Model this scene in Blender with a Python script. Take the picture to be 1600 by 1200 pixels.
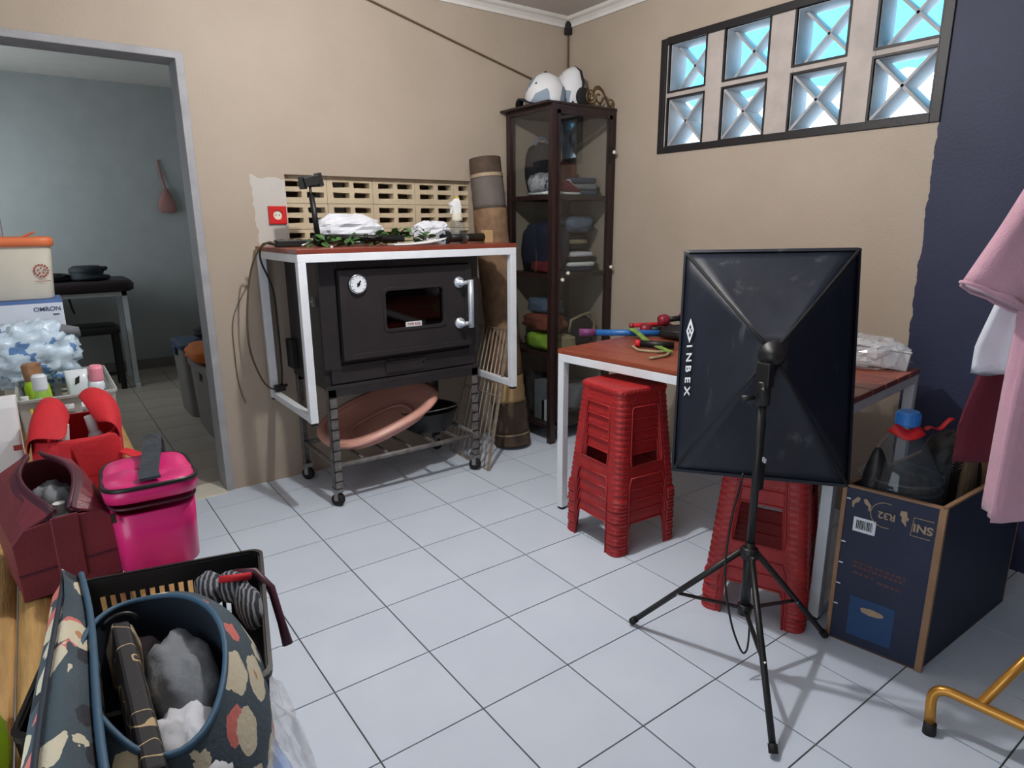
import bpy, math, random
from mathutils import Vector, Matrix, noise, geometry
R = math.radians
for o in list(bpy.data.objects): bpy.data.objects.remove(o)
SC = bpy.context.scene; COL = SC.collection

# ------------------------------------------------------------------ camera, world, light, exposure
cd = bpy.data.cameras.new('camera'); cam = bpy.data.objects.new('camera', cd); COL.objects.link(cam)
cd.sensor_fit = 'HORIZONTAL'; cd.sensor_width = 36; cd.lens = 22.767; cd.clip_start = .02
cam.matrix_world = Matrix(((0.80757, 0.14746, -0.57104, -0.50795), (-0.58973, 0.18985, -0.78497, -2.75339),
                           (-0.00733, 0.97068, 0.24028, 1.27204), (0, 0, 0, 1)))
SC.camera = cam
W = bpy.data.worlds.new('sky'); SC.world = W; W.use_nodes = True
bg = W.node_tree.nodes['Background']; bg.inputs[0].default_value = (.62, .83, 1, 1); bg.inputs[1].default_value = 3.2
SC.view_settings.view_transform = 'Standard'; SC.view_settings.look = 'None'
SC.view_settings.gamma = 1; SC.view_settings.exposure = 0.38; SC.view_settings.use_curve_mapping = False

def area(name, loc, rot, sx, sy, power, col):
    l = bpy.data.lights.new(name, 'AREA'); l.shape = 'RECTANGLE'; l.size = sx; l.size_y = sy; l.energy = power; l.color = col
    o = bpy.data.objects.new(name, l); COL.objects.link(o); o.location = loc; o.rotation_euler = rot
    return o
# area lights as daylight from the left of the room (it gives the cool light on the left-facing things) and from the left of the inner room
area('daylight_left_offscreen', (-1.86, -2.5, 1.25), (0, R(-90), 0), 1.9, 1.6, 22, (.78, .9, 1))
area('daylight_inner_room_left_offscreen', (-1.12, 3.1, 1.5), (0, R(-90), 0), 1.2, 1.1, 11, (.82, .95, 1))

# ------------------------------------------------------------------ materials
def lin(c):
    return tuple(((x / 255) / 12.92 if x / 255 < .04045 else ((x / 255 + .055) / 1.055) ** 2.4) for x in c[:3])
MATS = {}
class NT:
    def __init__(s, name):
        s.m = bpy.data.materials.new(name); s.m.use_nodes = True; s.t = s.m.node_tree; s.n = s.t.nodes
        s.p = s.n['Principled BSDF']; s.out = s.n['Material Output']
    def add(s, k, **kw):
        n = s.n.new(k)
        for a, b in kw.items(): setattr(n, a, b)
        return n
    def link(s, a, b): s.t.links.new(a, b)
    def ramp(s, fac, stops, interp='LINEAR'):
        r = s.add('ShaderNodeValToRGB'); r.color_ramp.interpolation = interp
        e = r.color_ramp.elements
        while len(e) < len(stops): e.new(.5)
        for q, (a, c) in zip(e, stops): q.position = a; q.color = (*c, 1)
        s.link(fac, r.inputs[0]); return r.outputs[0]
    def coord(s, scale=(1, 1, 1), rot=(0, 0, 0)):
        tc = s.add('ShaderNodeTexCoord'); mp = s.add('ShaderNodeMapping'); mp.inputs['Scale'].default_value = scale; mp.inputs['Rotation'].default_value = rot
        s.link(tc.outputs['Object'], mp.inputs[0]); return mp.outputs[0]
    def noise(s, vec, scale, detail=4, rough=.55):
        n = s.add('ShaderNodeTexNoise'); n.inputs['Scale'].default_value = scale; n.inputs['Detail'].default_value = detail; n.inputs['Roughness'].default_value = rough
        s.link(vec, n.inputs['Vector']); return n.outputs[0]
    def mix(s, fac, a, b):
        n = s.add('ShaderNodeMix', data_type='RGBA')
        if isinstance(fac, (int, float)): n.inputs[0].default_value = fac
        else: s.link(fac, n.inputs[0])
        for i, x in ((6, a), (7, b)):
            if isinstance(x, tuple): n.inputs[i].default_value = (*x, 1)
            else: s.link(x, n.inputs[i])
        return n.outputs[2]
    def math(s, op, a, b=None):
        n = s.add('ShaderNodeMath', operation=op)
        for i, x in ((0, a), (1, b)):
            if x is None: continue
            if isinstance(x, (int, float)): n.inputs[i].default_value = x
            else: s.link(x, n.inputs[i])
        return n.outputs[0]
    def bump(s, h, strength, dist=.01):
        b = s.add('ShaderNodeBump'); b.inputs['Strength'].default_value = strength; b.inputs['Distance'].default_value = dist
        s.link(h, b.inputs['Height']); s.link(b.outputs[0], s.p.inputs['Normal'])

def mat(name, col, rough=.5, metal=0, var=.12, nscale=8, bump=0, bscale=60, stretch=(1, 1, 1), col2=None, sheen=0, spec=None, rand=0):
    if name in MATS: return MATS[name]
    t = NT(name); c = lin(col)
    v = t.coord(stretch); n = t.noise(v, nscale)
    a = tuple(x * (1 - var) for x in c); b = tuple(min(1, x * (1 + var)) for x in c)
    if col2: b = lin(col2)
    c_ = t.ramp(n, [(.3, a), (.7, b)])
    if rand:
        oi = t.add('ShaderNodeObjectInfo'); c_ = t.mix(t.math('MULTIPLY', oi.outputs['Random'], rand), c_, tuple(x * .45 for x in c))
    t.link(c_, t.p.inputs['Base Color'])
    t.p.inputs['Roughness'].default_value = rough; t.p.inputs['Metallic'].default_value = metal
    if spec is not None: t.p.inputs['Specular IOR Level'].default_value = spec
    if sheen: t.p.inputs['Sheen Weight'].default_value = sheen
    if bump: t.bump(t.noise(v, bscale), bump)
    MATS[name] = t.m; return t.m

def glassy(name, tint, clear=.9, rough=.03, body=None, bodyw=0.0, ior=1.5):
    """thin sheet: fresnel mix of see-through and gloss, with a little milky body"""
    t = NT(name); t.n.remove(t.p)
    tr = t.add('ShaderNodeBsdfTransparent'); tr.inputs[0].default_value = (*[x * clear for x in tint], 1)
    gl = t.add('ShaderNodeBsdfGlossy'); gl.inputs['Roughness'].default_value = rough
    fr = t.add('ShaderNodeFresnel'); fr.inputs[0].default_value = ior
    ge = t.add('ShaderNodeNewGeometry'); fac = t.math('MULTIPLY', fr.outputs[0], t.math('SUBTRACT', 1.0, ge.outputs['Backfacing']))
    mx = t.add('ShaderNodeMixShader'); t.link(fac, mx.inputs[0]); t.link(tr.outputs[0], mx.inputs[1]); t.link(gl.outputs[0], mx.inputs[2])
    o = mx.outputs[0]
    if bodyw:
        df = t.add('ShaderNodeBsdfDiffuse'); df.inputs[0].default_value = (*body, 1)
        v = t.coord(); n = t.noise(v, 14, 5)
        m2 = t.add('ShaderNodeMixShader'); f = t.math('MULTIPLY', n, bodyw * 2)
        t.link(f, m2.inputs[0]); t.link(o, m2.inputs[1]); t.link(df.outputs[0], m2.inputs[2]); o = m2.outputs[0]
    t.link(o, t.out.inputs[0]); MATS[name] = t.m; return t.m

# walls: painted plaster, with the navy paint field on the right wall
def wall_mat():
    t = NT('beige_paint'); v = t.coord(); n = t.noise(v, 2.2, 5)
    base = t.ramp(n, [(.3, lin((166, 152, 136))), (.7, lin((174, 160, 145)))])
    t.link(base, t.p.inputs['Base Color']); t.p.inputs['Roughness'].default_value = .62
    t.bump(t.noise(v, 90), .12); MATS['beige'] = t.m
    t = NT('beige_and_navy_paint'); v = t.coord(); n = t.noise(v, 2.2, 5)
    base = t.ramp(n, [(.3, lin((166, 152, 136))), (.7, lin((174, 160, 145)))])
    navy = t.ramp(t.noise(v, 3), [(.3, lin((33, 38, 66))), (.7, lin((39, 45, 74)))])
    sp = t.add('ShaderNodeSeparateXYZ'); t.link(v, sp.inputs[0])
    e = t.math('ADD', sp.outputs[1], t.math('MULTIPLY', t.noise(v, 14, 3), .03))
    lt = t.math('LESS_THAN', e, -1.615 + .015)
    t.link(t.mix(lt, base, navy), t.p.inputs['Base Color']); t.p.inputs['Roughness'].default_value = .6
    t.bump(t.noise(v, 90), .12); MATS['beige_navy'] = t.m
    t = NT('patched_wall_paint')
    v = t.coord(); n = t.noise(v, 2.2, 5)
    base = t.ramp(n, [(.3, lin((166, 152, 136))), (.7, lin((174, 160, 145)))])
    # bare filler patch around the red socket, ragged edge
    sp = t.add('ShaderNodeSeparateXYZ'); t.link(v, sp.inputs[0]); nn = t.math('MULTIPLY', t.noise(v, 9, 4), .08)
    dx = t.math('ABSOLUTE', t.math('SUBTRACT', sp.outputs[0], .46)); dz = t.math('ABSOLUTE', t.math('SUBTRACT', sp.outputs[2], 1.33))
    m = t.math('MULTIPLY', t.math('LESS_THAN', t.math('ADD', dx, nn), .125), t.math('LESS_THAN', t.math('ADD', dz, nn), .20))
    t.link(t.mix(m, base, lin((188, 184, 178))), t.p.inputs['Base Color']); t.p.inputs['Roughness'].default_value = .62
    t.bump(t.noise(v, 90), .12); MATS['beige_patch'] = t.m
wall_mat()
mat('concrete', (168, 164, 160), .8, bump=.3)
mat('grey_jamb', (158, 158, 162), .6, bump=.2)
mat('ceiling', (196, 190, 184), .7, var=.04)
mat('cornice', (214, 210, 205), .5, var=.05)
mat('grout', (88, 86, 84), .9)
mat('void', (150, 124, 100), .85)
mat('vent', (196, 180, 152), .7, bump=.25)
mat('black_frame', (26, 22, 26), .5, bump=.1)
mat('block', (170, 168, 170), .7, bump=.15)
mat('pillar', (180, 170, 164), .7, bump=.2)
mat('inner_wall', (168, 170, 170), .7, var=.05)
mat('white_steel', (226, 230, 236), .35, var=.06, bump=.05)
mat('red_plank', (140, 66, 50), .35, var=.25, nscale=6, stretch=(1, 6, 6), bump=.1, rand=.5)
mat('red_plank_y', (150, 76, 54), .28, var=.25, nscale=6, stretch=(1, 6, 6), bump=.1, rand=.55)
mat('oven', (42, 39, 41), .42, var=.12, bump=.04)
mat('oven_dark', (16, 15, 16), .5)
mat('chrome', (215, 220, 225), .18, metal=1, var=.04)
mat('alu', (205, 212, 220), .3, metal=.55, var=.05)
mat('steel', (150, 150, 150), .38, metal=1, var=.15)
mat('cart', (112, 108, 106), .55, metal=.3, var=.35, nscale=30, bump=.3)
mat('rubber', (18, 17, 18), .7)
mat('black', (16, 16, 18), .45)
mat('black_matte', (20, 20, 23), .8)
mat('wire', (168, 154, 138), .45, metal=.4, var=.3, nscale=30)
mat('pink_tub', (206, 152, 138), .35, var=.06)
mat('dark_wood', (44, 28, 27), .35, var=.3, stretch=(6, 6, 1))
mat('red_plastic', (160, 34, 36), .42, var=.16, nscale=14, bump=.18, bscale=70)
mat('white_print', (225, 230, 236), .5, var=.02)
mat('white', (230, 232, 234), .45, var=.04)
mat('carton_blue', (32, 40, 66), .6, var=.15)
mat('carton_brown', (150, 116, 88), .75, var=.12, bump=.15)
mat('carton_print', (168, 144, 120), .7, var=.1)
mat('carton_teal', (30, 66, 110), .6, var=.08)
mat('rust_print', (92, 58, 62), .7)
mat('mauve', (190, 144, 160), .85, var=.08, bump=.25, bscale=200, sheen=.3)
mat('maroon', (94, 22, 40), .85, var=.12, bump=.2, bscale=150)
mat('gold', (196, 140, 62), .32, metal=.55, var=.1)
mat('bamboo', (172, 136, 84), .55, var=.3, nscale=5, stretch=(14, 1.2, 4), bump=.35, bscale=20)
mat('bamboo_leg', (150, 116, 70), .6, var=.25)
mat('burgundy', (112, 44, 56), .42, var=.16, nscale=5, bump=.12, bscale=120)
mat('plum', (74, 30, 48), .5, var=.15)
mat('red_felt', (190, 26, 40), .75, var=.14, nscale=5, bump=.2, bscale=90)
mat('pink_vinyl', (214, 42, 118), .3, var=.08, nscale=4, bump=.08, bscale=10)
mat('strap', (52, 58, 66), .32, var=.35, nscale=40, bump=.3, bscale=80)
mat('cream', (222, 216, 200), .5, var=.06)
mat('orange', (226, 122, 76), .42, var=.07)
mat('dull_red', (156, 56, 50), .6)
mat('navy_print', (70, 86, 120), .6)
mat('box_white', (214, 222, 234), .6, var=.04)
mat('box_blue', (88, 120, 176), .5)
mat('grey_plastic', (176, 178, 176), .4, var=.06)
mat('lime', (168, 214, 40), .35, var=.15)
mat('yellow', (220, 190, 60), .4)
mat('pink_cap', (240, 150, 168), .4, var=.04)
mat('liquid_white', (222, 230, 238), .25, var=.04)
mat('blue_bin', (52, 68, 96), .5, var=.15)
mat('grey_bin', (128, 122, 120), .55, var=.12)
mat('orange_cloth', (206, 112, 46), .8, var=.14)
mat('dark_pad', (36, 22, 28), .5, var=.2)
mat('hat', (28, 36, 42), .7, var=.3)
mat('terracotta', (158, 112, 108), .8, var=.1)
mat('roll_grey', (98, 90, 86), .75, var=.16, bump=.25)
mat('roll_brown', (126, 98, 74), .8, var=.3, nscale=16, bump=.35)
mat('roll_dark', (78, 62, 50), .8, var=.3, nscale=9, bump=.3)
mat('tape', (170, 150, 126), .6)
mat('kraft', (176, 146, 104), .8, var=.12)
mat('blue_tube', (40, 104, 176), .35, var=.1)
mat('purple', (110, 50, 96), .6, var=.15)
mat('dumbbell', (132, 26, 44), .4, var=.12)
mat('green_strap', (118, 150, 66), .7, var=.5, nscale=60)
mat('leaf', (58, 98, 44), .6, var=.6, nscale=30, bump=.3)
mat('cloth_white', (216, 218, 226), .8, var=.08, nscale=12, bump=.3, bscale=18)
mat('cloth_grey', (120, 124, 130), .85, var=.15, bump=.3, bscale=40)
mat('cloth_blue', (96, 112, 134), .85, var=.12, bump=.3, bscale=40)
mat('cloth_black', (26, 26, 32), .85, var=.3, bump=.3, bscale=40)
mat('cloth_navy', (28, 34, 58), .85, var=.25, bump=.3, bscale=40)
mat('cloth_red', (112, 34, 40), .85, var=.25, bump=.3, bscale=40)
mat('cloth_rust', (140, 74, 58), .85, var=.3, bump=.3, bscale=40)
mat('cloth_green', (150, 190, 60), .8, var=.25, bump=.3, bscale=40)
mat('cloth_tan', (160, 146, 116), .85, var=.18, bump=.3, bscale=40)
mat('cloth_lav', (186, 168, 176), .7, var=.14, bump=.3, bscale=30)
mat('denim', (66, 76, 92), .85, var=.2, bump=.3, bscale=90)
mat('brown_bottle', (150, 110, 80), .3, var=.4, nscale=30)
mat('dark_bag', (30, 28, 30), .5, var=.6, nscale=14, bump=.4, bscale=30)
mat('brown_paper', (120, 98, 76), .8, var=.25, bump=.4, bscale=14)
mat('blue_cap', (52, 122, 200), .4, var=.05)
mat('red_tape', (206, 34, 40), .4, var=.1)
mat('switch_red', (196, 26, 26), .4, var=.06)
mat('cord', (92, 74, 50), .6)
mat('bronze', (110, 84, 48), .4, metal=.6, var=.2)
mat('blue_wrap', (38, 128, 214), .35, var=.2, nscale=12)
mat('slate_lining', (30, 40, 54), .7, var=.2)
mat('piping', (56, 90, 116), .6, var=.12)
mat('lampglass', (250, 246, 236), .3)
glassy('pane', (.93, .95, .95), .94, ior=1.85)
glassy('oven_glass', (.12, .12, .13), .5, .06)
glassy('bottle_pet', (.9, .94, .97), .95, .04, (.7, .78, .85), .05)
glassy('film', (.97, .98, 1), .97, .12, (.85, .88, .92), .28)
glassy('film_blue', (.9, .95, 1), .95, .15, (.72, .82, .92), .62)
def special():
    # translucent cyan roofing sheet outside
    t = NT('cyan_sheet'); t.n.remove(t.p)
    a = t.add('ShaderNodeBsdfTranslucent'); a.inputs[0].default_value = (.35, .75, .88, 1)
    b = t.add('ShaderNodeBsdfTransparent'); b.inputs[0].default_value = (.42, .82, .95, 1)
    m = t.add('ShaderNodeMixShader'); m.inputs[0].default_value = .5
    t.link(a.outputs[0], m.inputs[1]); t.link(b.outputs[0], m.inputs[2]); t.link(m.outputs[0], t.out.inputs[0]); MATS['cyan_sheet'] = t.m
    # black-blue nylon of the softbox, the same on every panel, with sparse dust smears
    t = NT('softbox_nylon'); v = t.coord((2.2, 2.2, .8)); b = t.ramp(t.noise(v, 3), [(.3, lin((18, 24, 36))), (.7, lin((24, 31, 45)))])
    d = t.ramp(t.noise(v, 5, 6, .65), [(.60, (0, 0, 0)), (.74, (.45, .45, .45))])
    t.link(t.mix(d, b, lin((112, 114, 116))), t.p.inputs['Base Color']); t.p.inputs['Roughness'].default_value = .5; t.bump(t.noise(v, 12), .15); MATS['sb_fabric'] = t.m
    # ceramic floor tile, faint clouding and per-tile tone
    t = NT('floor_tile'); oi = t.add('ShaderNodeObjectInfo'); tc = t.add('ShaderNodeTexCoord'); ad = t.add('ShaderNodeVectorMath', operation='ADD')
    t.link(tc.outputs['Object'], ad.inputs[0]); t.link(oi.outputs['Location'], ad.inputs[1])
    n = t.noise(ad.outputs[0], 3.2, 5)
    c = t.ramp(n, [(.3, lin((206, 217, 233))), (.7, lin((215, 226, 241)))])
    c = t.mix(t.math('MULTIPLY', oi.outputs['Random'], .35), c, lin((200, 210, 226)))
    t.link(c, t.p.inputs['Base Color']); t.p.inputs['Roughness'].default_value = .3; t.p.inputs['Specular IOR Level'].default_value = .28
    MATS['tile'] = t.m
    t = NT('inner_floor_tile'); v = t.coord(); t.link(t.ramp(t.noise(v, 4), [(.3, lin((176, 164, 152))), (.7, lin((190, 178, 166)))]), t.p.inputs['Base Color']); t.p.inputs['Roughness'].default_value = .35; MATS['tile_inner'] = t.m
    # floral canvas: slate ground, ragged cream and coral flowers, black leaves
    t = NT('floral_canvas'); v = t.coord((1, .72, 1))
    nz = t.add('ShaderNodeTexNoise'); nz.inputs['Scale'].default_value = 60; t.link(v, nz.inputs['Vector'])
    mx = t.add('ShaderNodeVectorMath', operation='MULTIPLY_ADD'); t.link(nz.outputs[1], mx.inputs[0]); mx.inputs[1].default_value = (.016,) * 3; t.link(v, mx.inputs[2])
    ground = t.ramp(t.noise(v, 6), [(.3, lin((54, 68, 78))), (.7, lin((72, 88, 98)))])
    def layer(c, seed, scale, rad, keep, colour):
        vo = t.add('ShaderNodeTexVoronoi'); vo.inputs['Scale'].default_value = scale; vo.inputs['Randomness'].default_value = .85
        sh = t.add('ShaderNodeVectorMath', operation='ADD'); t.link(mx.outputs[0], sh.inputs[0]); sh.inputs[1].default_value = seed; t.link(sh.outputs[0], vo.inputs['Vector'])
        inn = t.math('LESS_THAN', vo.outputs['Distance'], rad)
        sp = t.add('ShaderNodeSeparateColor'); t.link(vo.outputs['Color'], sp.inputs[0])
        k = t.math('LESS_THAN', sp.outputs[0], keep)
        return t.mix(t.math('MULTIPLY', inn, k), c, lin(colour))
    c = layer(ground, (.3, .1, .7), 25, .36, .42, (34, 36, 46))
    c = layer(c, (.9, .4, .2), 21, .38, .72, (206, 112, 104))
    c = layer(c, (.05, .77, .45), 19, .45, .78, (206, 196, 172))
    c = layer(c, (.05, .77, .45), 19, .09, .78, (182, 130, 90))
    t.link(c, t.p.inputs['Base Color']); t.p.inputs['Roughness'].default_value = .8; t.bump(t.noise(v, 160), .2); MATS['floral'] = t.m
    # black cloth with thin gold swirls
    t = NT('gold_swirl_cloth'); v = t.coord()
    n = t.noise(v, 26, 1, .3); d = t.math('ABSOLUTE', t.math('SUBTRACT', n, .5))
    f = t.math('LESS_THAN', d, .012)
    t.link(t.mix(f, lin((20, 17, 22)), lin((186, 160, 120))), t.p.inputs['Base Color']); t.p.inputs['Roughness'].default_value = .7; MATS['swirl'] = t.m
    # striped towel
    t = NT('striped_cloth'); v = t.coord((1, 1, 1), (.3, .2, .5)); w = t.add('ShaderNodeTexWave'); w.inputs['Scale'].default_value = 42; w.inputs['Distortion'].default_value = 3
    t.link(v, w.inputs[0]); t.link(t.ramp(w.outputs[1], [(.0, lin((40, 42, 50))), (.5, lin((60, 62, 70))), (.66, lin((132, 134, 142)))], 'CONSTANT'), t.p.inputs['Base Color']); t.p.inputs['Roughness'].default_value = .9; MATS['stripe'] = t.m
    # milky white cap cloth with grey panels
    t = NT('cap_cloth'); v = t.coord(); vo = t.add('ShaderNodeTexVoronoi'); vo.inputs['Scale'].default_value = 13; t.link(v, vo.inputs['Vector'])
    sp = t.add('ShaderNodeSeparateColor'); t.link(vo.outputs['Color'], sp.inputs[0])
    c = t.mix(t.math('LESS_THAN', sp.outputs[0], .3), lin((218, 218, 222)), lin((136, 150, 166)))
    c = t.mix(t.math('LESS_THAN', vo.outputs['Distance'], .09), c, lin((40, 40, 50)))
    t.link(c, t.p.inputs['Base Color']); t.p.inputs['Roughness'].default_value = .8; MATS['cap_cloth'] = t.m
    # blue and white printed plastic
    t = NT('printed_plastic'); v = t.coord(); n = t.noise(v, 13, 4)
    t.link(t.ramp(n, [(.0, lin((196, 216, 232))), (.58, lin((196, 216, 232))), (.6, lin((96, 134, 184)))], 'CONSTANT'), t.p.inputs['Base Color'])
    t.p.inputs['Roughness'].default_value = .3; t.bump(t.noise(v, 24), .5); MATS['print_plastic'] = t.m
    # lamp globe
    t = NT('lamp_globe'); t.p.inputs['Emission Color'].default_value = (1, .95, .88, 1); t.p.inputs['Emission Strength'].default_value = 12; MATS['globe'] = t.m
special()

# ------------------------------------------------------------------ mesh building
MW = {}
class MB:
    def __init__(s): s.v = []; s.f = []
    def add(s, vs, fs):
        o = len(s.v); s.v += [Vector(x) for x in vs]; s.f += [tuple(o + i for i in f) for f in fs]; return s
    def hexa(s, c):       # 8 corners: bottom 4 ccw, top 4 ccw
        return s.add(c, [(3, 2, 1, 0), (4, 5, 6, 7), (0, 1, 5, 4), (1, 2, 6, 5), (2, 3, 7, 6), (3, 0, 4, 7)])
    def box(s, x0, x1, y0, y1, z0, z1):
        return s.hexa([(x0, y0, z0), (x1, y0, z0), (x1, y1, z0), (x0, y1, z0), (x0, y0, z1), (x1, y0, z1), (x1, y1, z1), (x0, y1, z1)])
    def bar(s, p, q, w, h, up=(0, 0, 1)):
        p = Vector(p); q = Vector(q); d = (q - p).normalized(); a = d.cross(Vector(up)).normalized() * w / 2; b = a.cross(d).normalized() * h / 2
        c = [p - a - b, p + a - b, q + a - b, q - a - b, p - a + b, p + a + b, q + a + b, q - a + b]
        return s.hexa(c)
    def tube(s, pts, r, n=8, closed=False, caps=True):
        pts = [Vector(p) for p in pts]; k = len(pts); rs = r if isinstance(r, (list, tuple)) else [r] * k
        rings = []; ref = None
        for i, p in enumerate(pts):
            if closed: d = pts[(i + 1) % k] - pts[i - 1]
            else: d = pts[min(i + 1, k - 1)] - pts[max(i - 1, 0)]
            d.normalize()
            if ref is None:
                ref = Vector((0, 0, 1)) if abs(d.z) < .9 else Vector((1, 0, 0))
            a = (ref - d * ref.dot(d)).normalized(); ref = a; b = d.cross(a)
            rings.append([p + (a * math.cos(2 * math.pi * j / n) + b * math.sin(2 * math.pi * j / n)) * rs[i] for j in range(n)])
        return s.loft(rings, closed, caps)
    def cable(s, pts, r, n=8, k=6):
        P_ = [Vector(p) for p in pts]; P_ = [P_[0] * 2 - P_[1]] + P_ + [P_[-1] * 2 - P_[-2]]; out = []
        for i in range(1, len(P_) - 2):
            a, b, c, d = P_[i - 1:i + 3]
            for j in range(k):
                t = j / k; out.append(.5 * ((2 * b) + (c - a) * t + (2 * a - 5 * b + 4 * c - d) * t * t + (3 * b - a - 3 * c + d) * t ** 3))
        out.append(P_[-2]); return s.tube(out, r, n)
    def loft(s, rings, closed=False, caps=True):
        o = len(s.v); n = len(rings[0]); k = len(rings)
        for r in rings: s.v += [Vector(x) for x in r]
        for i in range(k if closed else k - 1):
            for j in range(n):
                a = o + i * n; b = o + ((i + 1) % k) * n
                s.f.append((a + j, a + (j + 1) % n, b + (j + 1) % n, b + j))
        if caps and not closed:
            if caps != 'end': s.f.append(tuple(o + j for j in range(n))[::-1])
            if caps != 'start': s.f.append(tuple(o + (k - 1) * n + j for j in range(n)))
        return s
    def lathe(s, prof, n=24, c=(0, 0, 0), M=None, caps=True):
        c = Vector(c); rings = []
        for r, z in prof:
            ring = [Vector((r * math.cos(2 * math.pi * j / n), r * math.sin(2 * math.pi * j / n), z)) for j in range(n)]
            if M: ring = [M @ x for x in ring]
            rings.append([x + c for x in ring])
        return s.loft(rings, False, caps)
    def plate(s, outer, holes, fn, th):
        """flat plate with holes; fn maps (u, v, side offset) to 3D, th thickness"""
        loops = [[Vector((u, v, 0)) for u, v in L] for L in [outer] + holes]
        tris = geometry.tessellate_polygon(loops); flat = [p for L in loops for p in L]; m = len(flat); o = len(s.v)
        s.v += [Vector(fn(p.x, p.y, 0)) for p in flat] + [Vector(fn(p.x, p.y, th)) for p in flat]
        for t in tris: s.f.append(tuple(o + i for i in t)); s.f.append(tuple(o + m + i for i in t[::-1]))
        b = 0
        for L in loops:
            k = len(L)
            for i in range(k):
                j = (i + 1) % k; s.f.append((o + b + i, o + b + j, o + m + b + j, o + m + b + i))
            b += k
        return s
    def xf(s, M):
        s.v = [M @ x for x in s.v]; return s
    def mesh(s, name, m, smooth=False):
        me = bpy.data.meshes.new(name); me.from_pydata([tuple(x) for x in s.v], [], s.f)
        import bmesh
        b = bmesh.new(); b.from_mesh(me); bmesh.ops.recalc_face_normals(b, faces=b.faces); b.to_mesh(me); b.free()
        if smooth:
            for p in me.polygons: p.use_smooth = True
        me.materials.append(MATS[m]); return me
    def build(s, name, m, parent=None, smooth=False, bevel=0, world=False, at=None, seg=2, subsurf=0):
        if world and parent is not None: s.xf(MW[parent.name].inverted())
        if at is not None: s.xf(Matrix.Translation(-Vector(at)))
        me = s.mesh(name, m, smooth); o = bpy.data.objects.new(name, me); COL.objects.link(o)
        if at is not None: o.location = at
        if parent is not None: o.parent = parent; MW[o.name] = MW[parent.name]
        else: MW[o.name] = Matrix.Translation(Vector(at)) if at is not None else Matrix()
        if bevel:
            b = o.modifiers.new('bevel', 'BEVEL'); b.width = bevel; b.segments = seg; b.limit_method = 'ANGLE'; b.angle_limit = R(40)
        if subsurf:
            q = o.modifiers.new('sub', 'SUBSURF'); q.levels = subsurf; q.render_levels = subsurf
        return o

def tag(o, label, cat, group=None):
    o['label'] = label; o['category'] = cat
    if group: o['group'] = group
    return o
def thing(name, label, cat, loc=(0, 0, 0), rz=0, group=None):
    o = bpy.data.objects.new(name, None); COL.objects.link(o); o.empty_display_size = .05
    o.location = loc; o.rotation_euler = (0, 0, rz); MW[o.name] = Matrix.Translation(Vector(loc)) @ Matrix.Rotation(rz, 4, 'Z')
    return tag(o, label, cat, group)
def struct(o): o['kind'] = 'structure'; return o
def dup(root, loc, rz=0, label=None):
    r = root.copy(); COL.objects.link(r); r.location = loc; r.rotation_euler = (0, 0, rz)
    if label: r['label'] = label
    for ch in list(root.children):
        c = ch.copy(); COL.objects.link(c); c.parent = r
        for g in ch.children:
            d = g.copy(); COL.objects.link(d); d.parent = c
    return r
def lump(c, size, seed=0, amp=.15, freq=3, pw=2.0, nu=28, nv=18, flat=0, rot=None):
    """displaced superellipsoid: cloth piles, stuffed bags, crumpled film"""
    m = MB(); rings = []; sx, sy, sz = size; c = Vector(c)
    sg = lambda x, p: math.copysign(abs(x) ** p, x)
    e = 2.0 / pw
    for i in range(nv + 1):
        a = -math.pi / 2 + math.pi * (.02 + .96 * i / nv); ring = []
        for j in range(nu):
            b = 2 * math.pi * j / nu
            p = Vector((sg(math.cos(a), e) * sg(math.cos(b), e), sg(math.cos(a), e) * sg(math.sin(b), e), sg(math.sin(a), e)))
            d = noise.noise(p * freq + Vector((seed * 7.3, seed * 1.7, seed))) * amp + noise.noise(p * freq * 2.7 + Vector((seed, 3, 1))) * amp * .45
            p = p * (1 + d)
            if flat and p.z < -flat: p.z = -flat
            p = Vector((p.x * sx, p.y * sy, p.z * sz))
            if rot: p = rot @ p
            ring.append(p + c)
        rings.append(ring)
    return m.loft(rings)
def rrect(w, h, r, n=5, cx=0, cy=0):
    out = []
    for sx, sy, a0 in ((1, 1, 0), (-1, 1, 90), (-1, -1, 180), (1, -1, 270)):
        for i in range(n + 1):
            a = R(a0 + 90 * i / n); out.append((cx + sx * (w / 2 - r) + r * math.cos(a), cy + sy * (h / 2 - r) + r * math.sin(a)))
    return out
def text(body, size, m, parent, M, name='lettering', ext=.0006, align='CENTER', bold=0):
    c = bpy.data.curves.new(name, 'FONT'); c.body = body; c.size = size; c.extrude = ext; c.align_x = align; c.align_y = 'CENTER'; c.offset = bold
    t = bpy.data.objects.new(name + '_tmp', c); COL.objects.link(t); bpy.context.view_layer.update()
    me = bpy.data.meshes.new_from_object(t.evaluated_get(bpy.context.evaluated_depsgraph_get())); bpy.data.objects.remove(t)
    P = MW[parent.name].inverted() @ M
    me.transform(P); me.materials.clear(); me.materials.append(MATS[m])
    o = bpy.data.objects.new(name, me); COL.objects.link(o); o.parent = parent; MW[o.name] = MW[parent.name]; return o
def frame_mat(o, x, y):
    x = Vector(x).normalized(); y = Vector(y); z = x.cross(y).normalized(); y = z.cross(x)
    return Matrix(((x.x, y.x, z.x, o[0]), (x.y, y.y, z.y, o[1]), (x.z, y.z, z.z, o[2]), (0, 0, 0, 1)))
def arc(c, r, a0, a1, n, ax=(1, 0, 0), ay=(0, 0, 1)):
    c = Vector(c); ax = Vector(ax); ay = Vector(ay)
    return [c + ax * r * math.cos(R(a0 + (a1 - a0) * i / n)) + ay * r * math.sin(R(a0 + (a1 - a0) * i / n)) for i in range(n + 1)]

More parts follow.
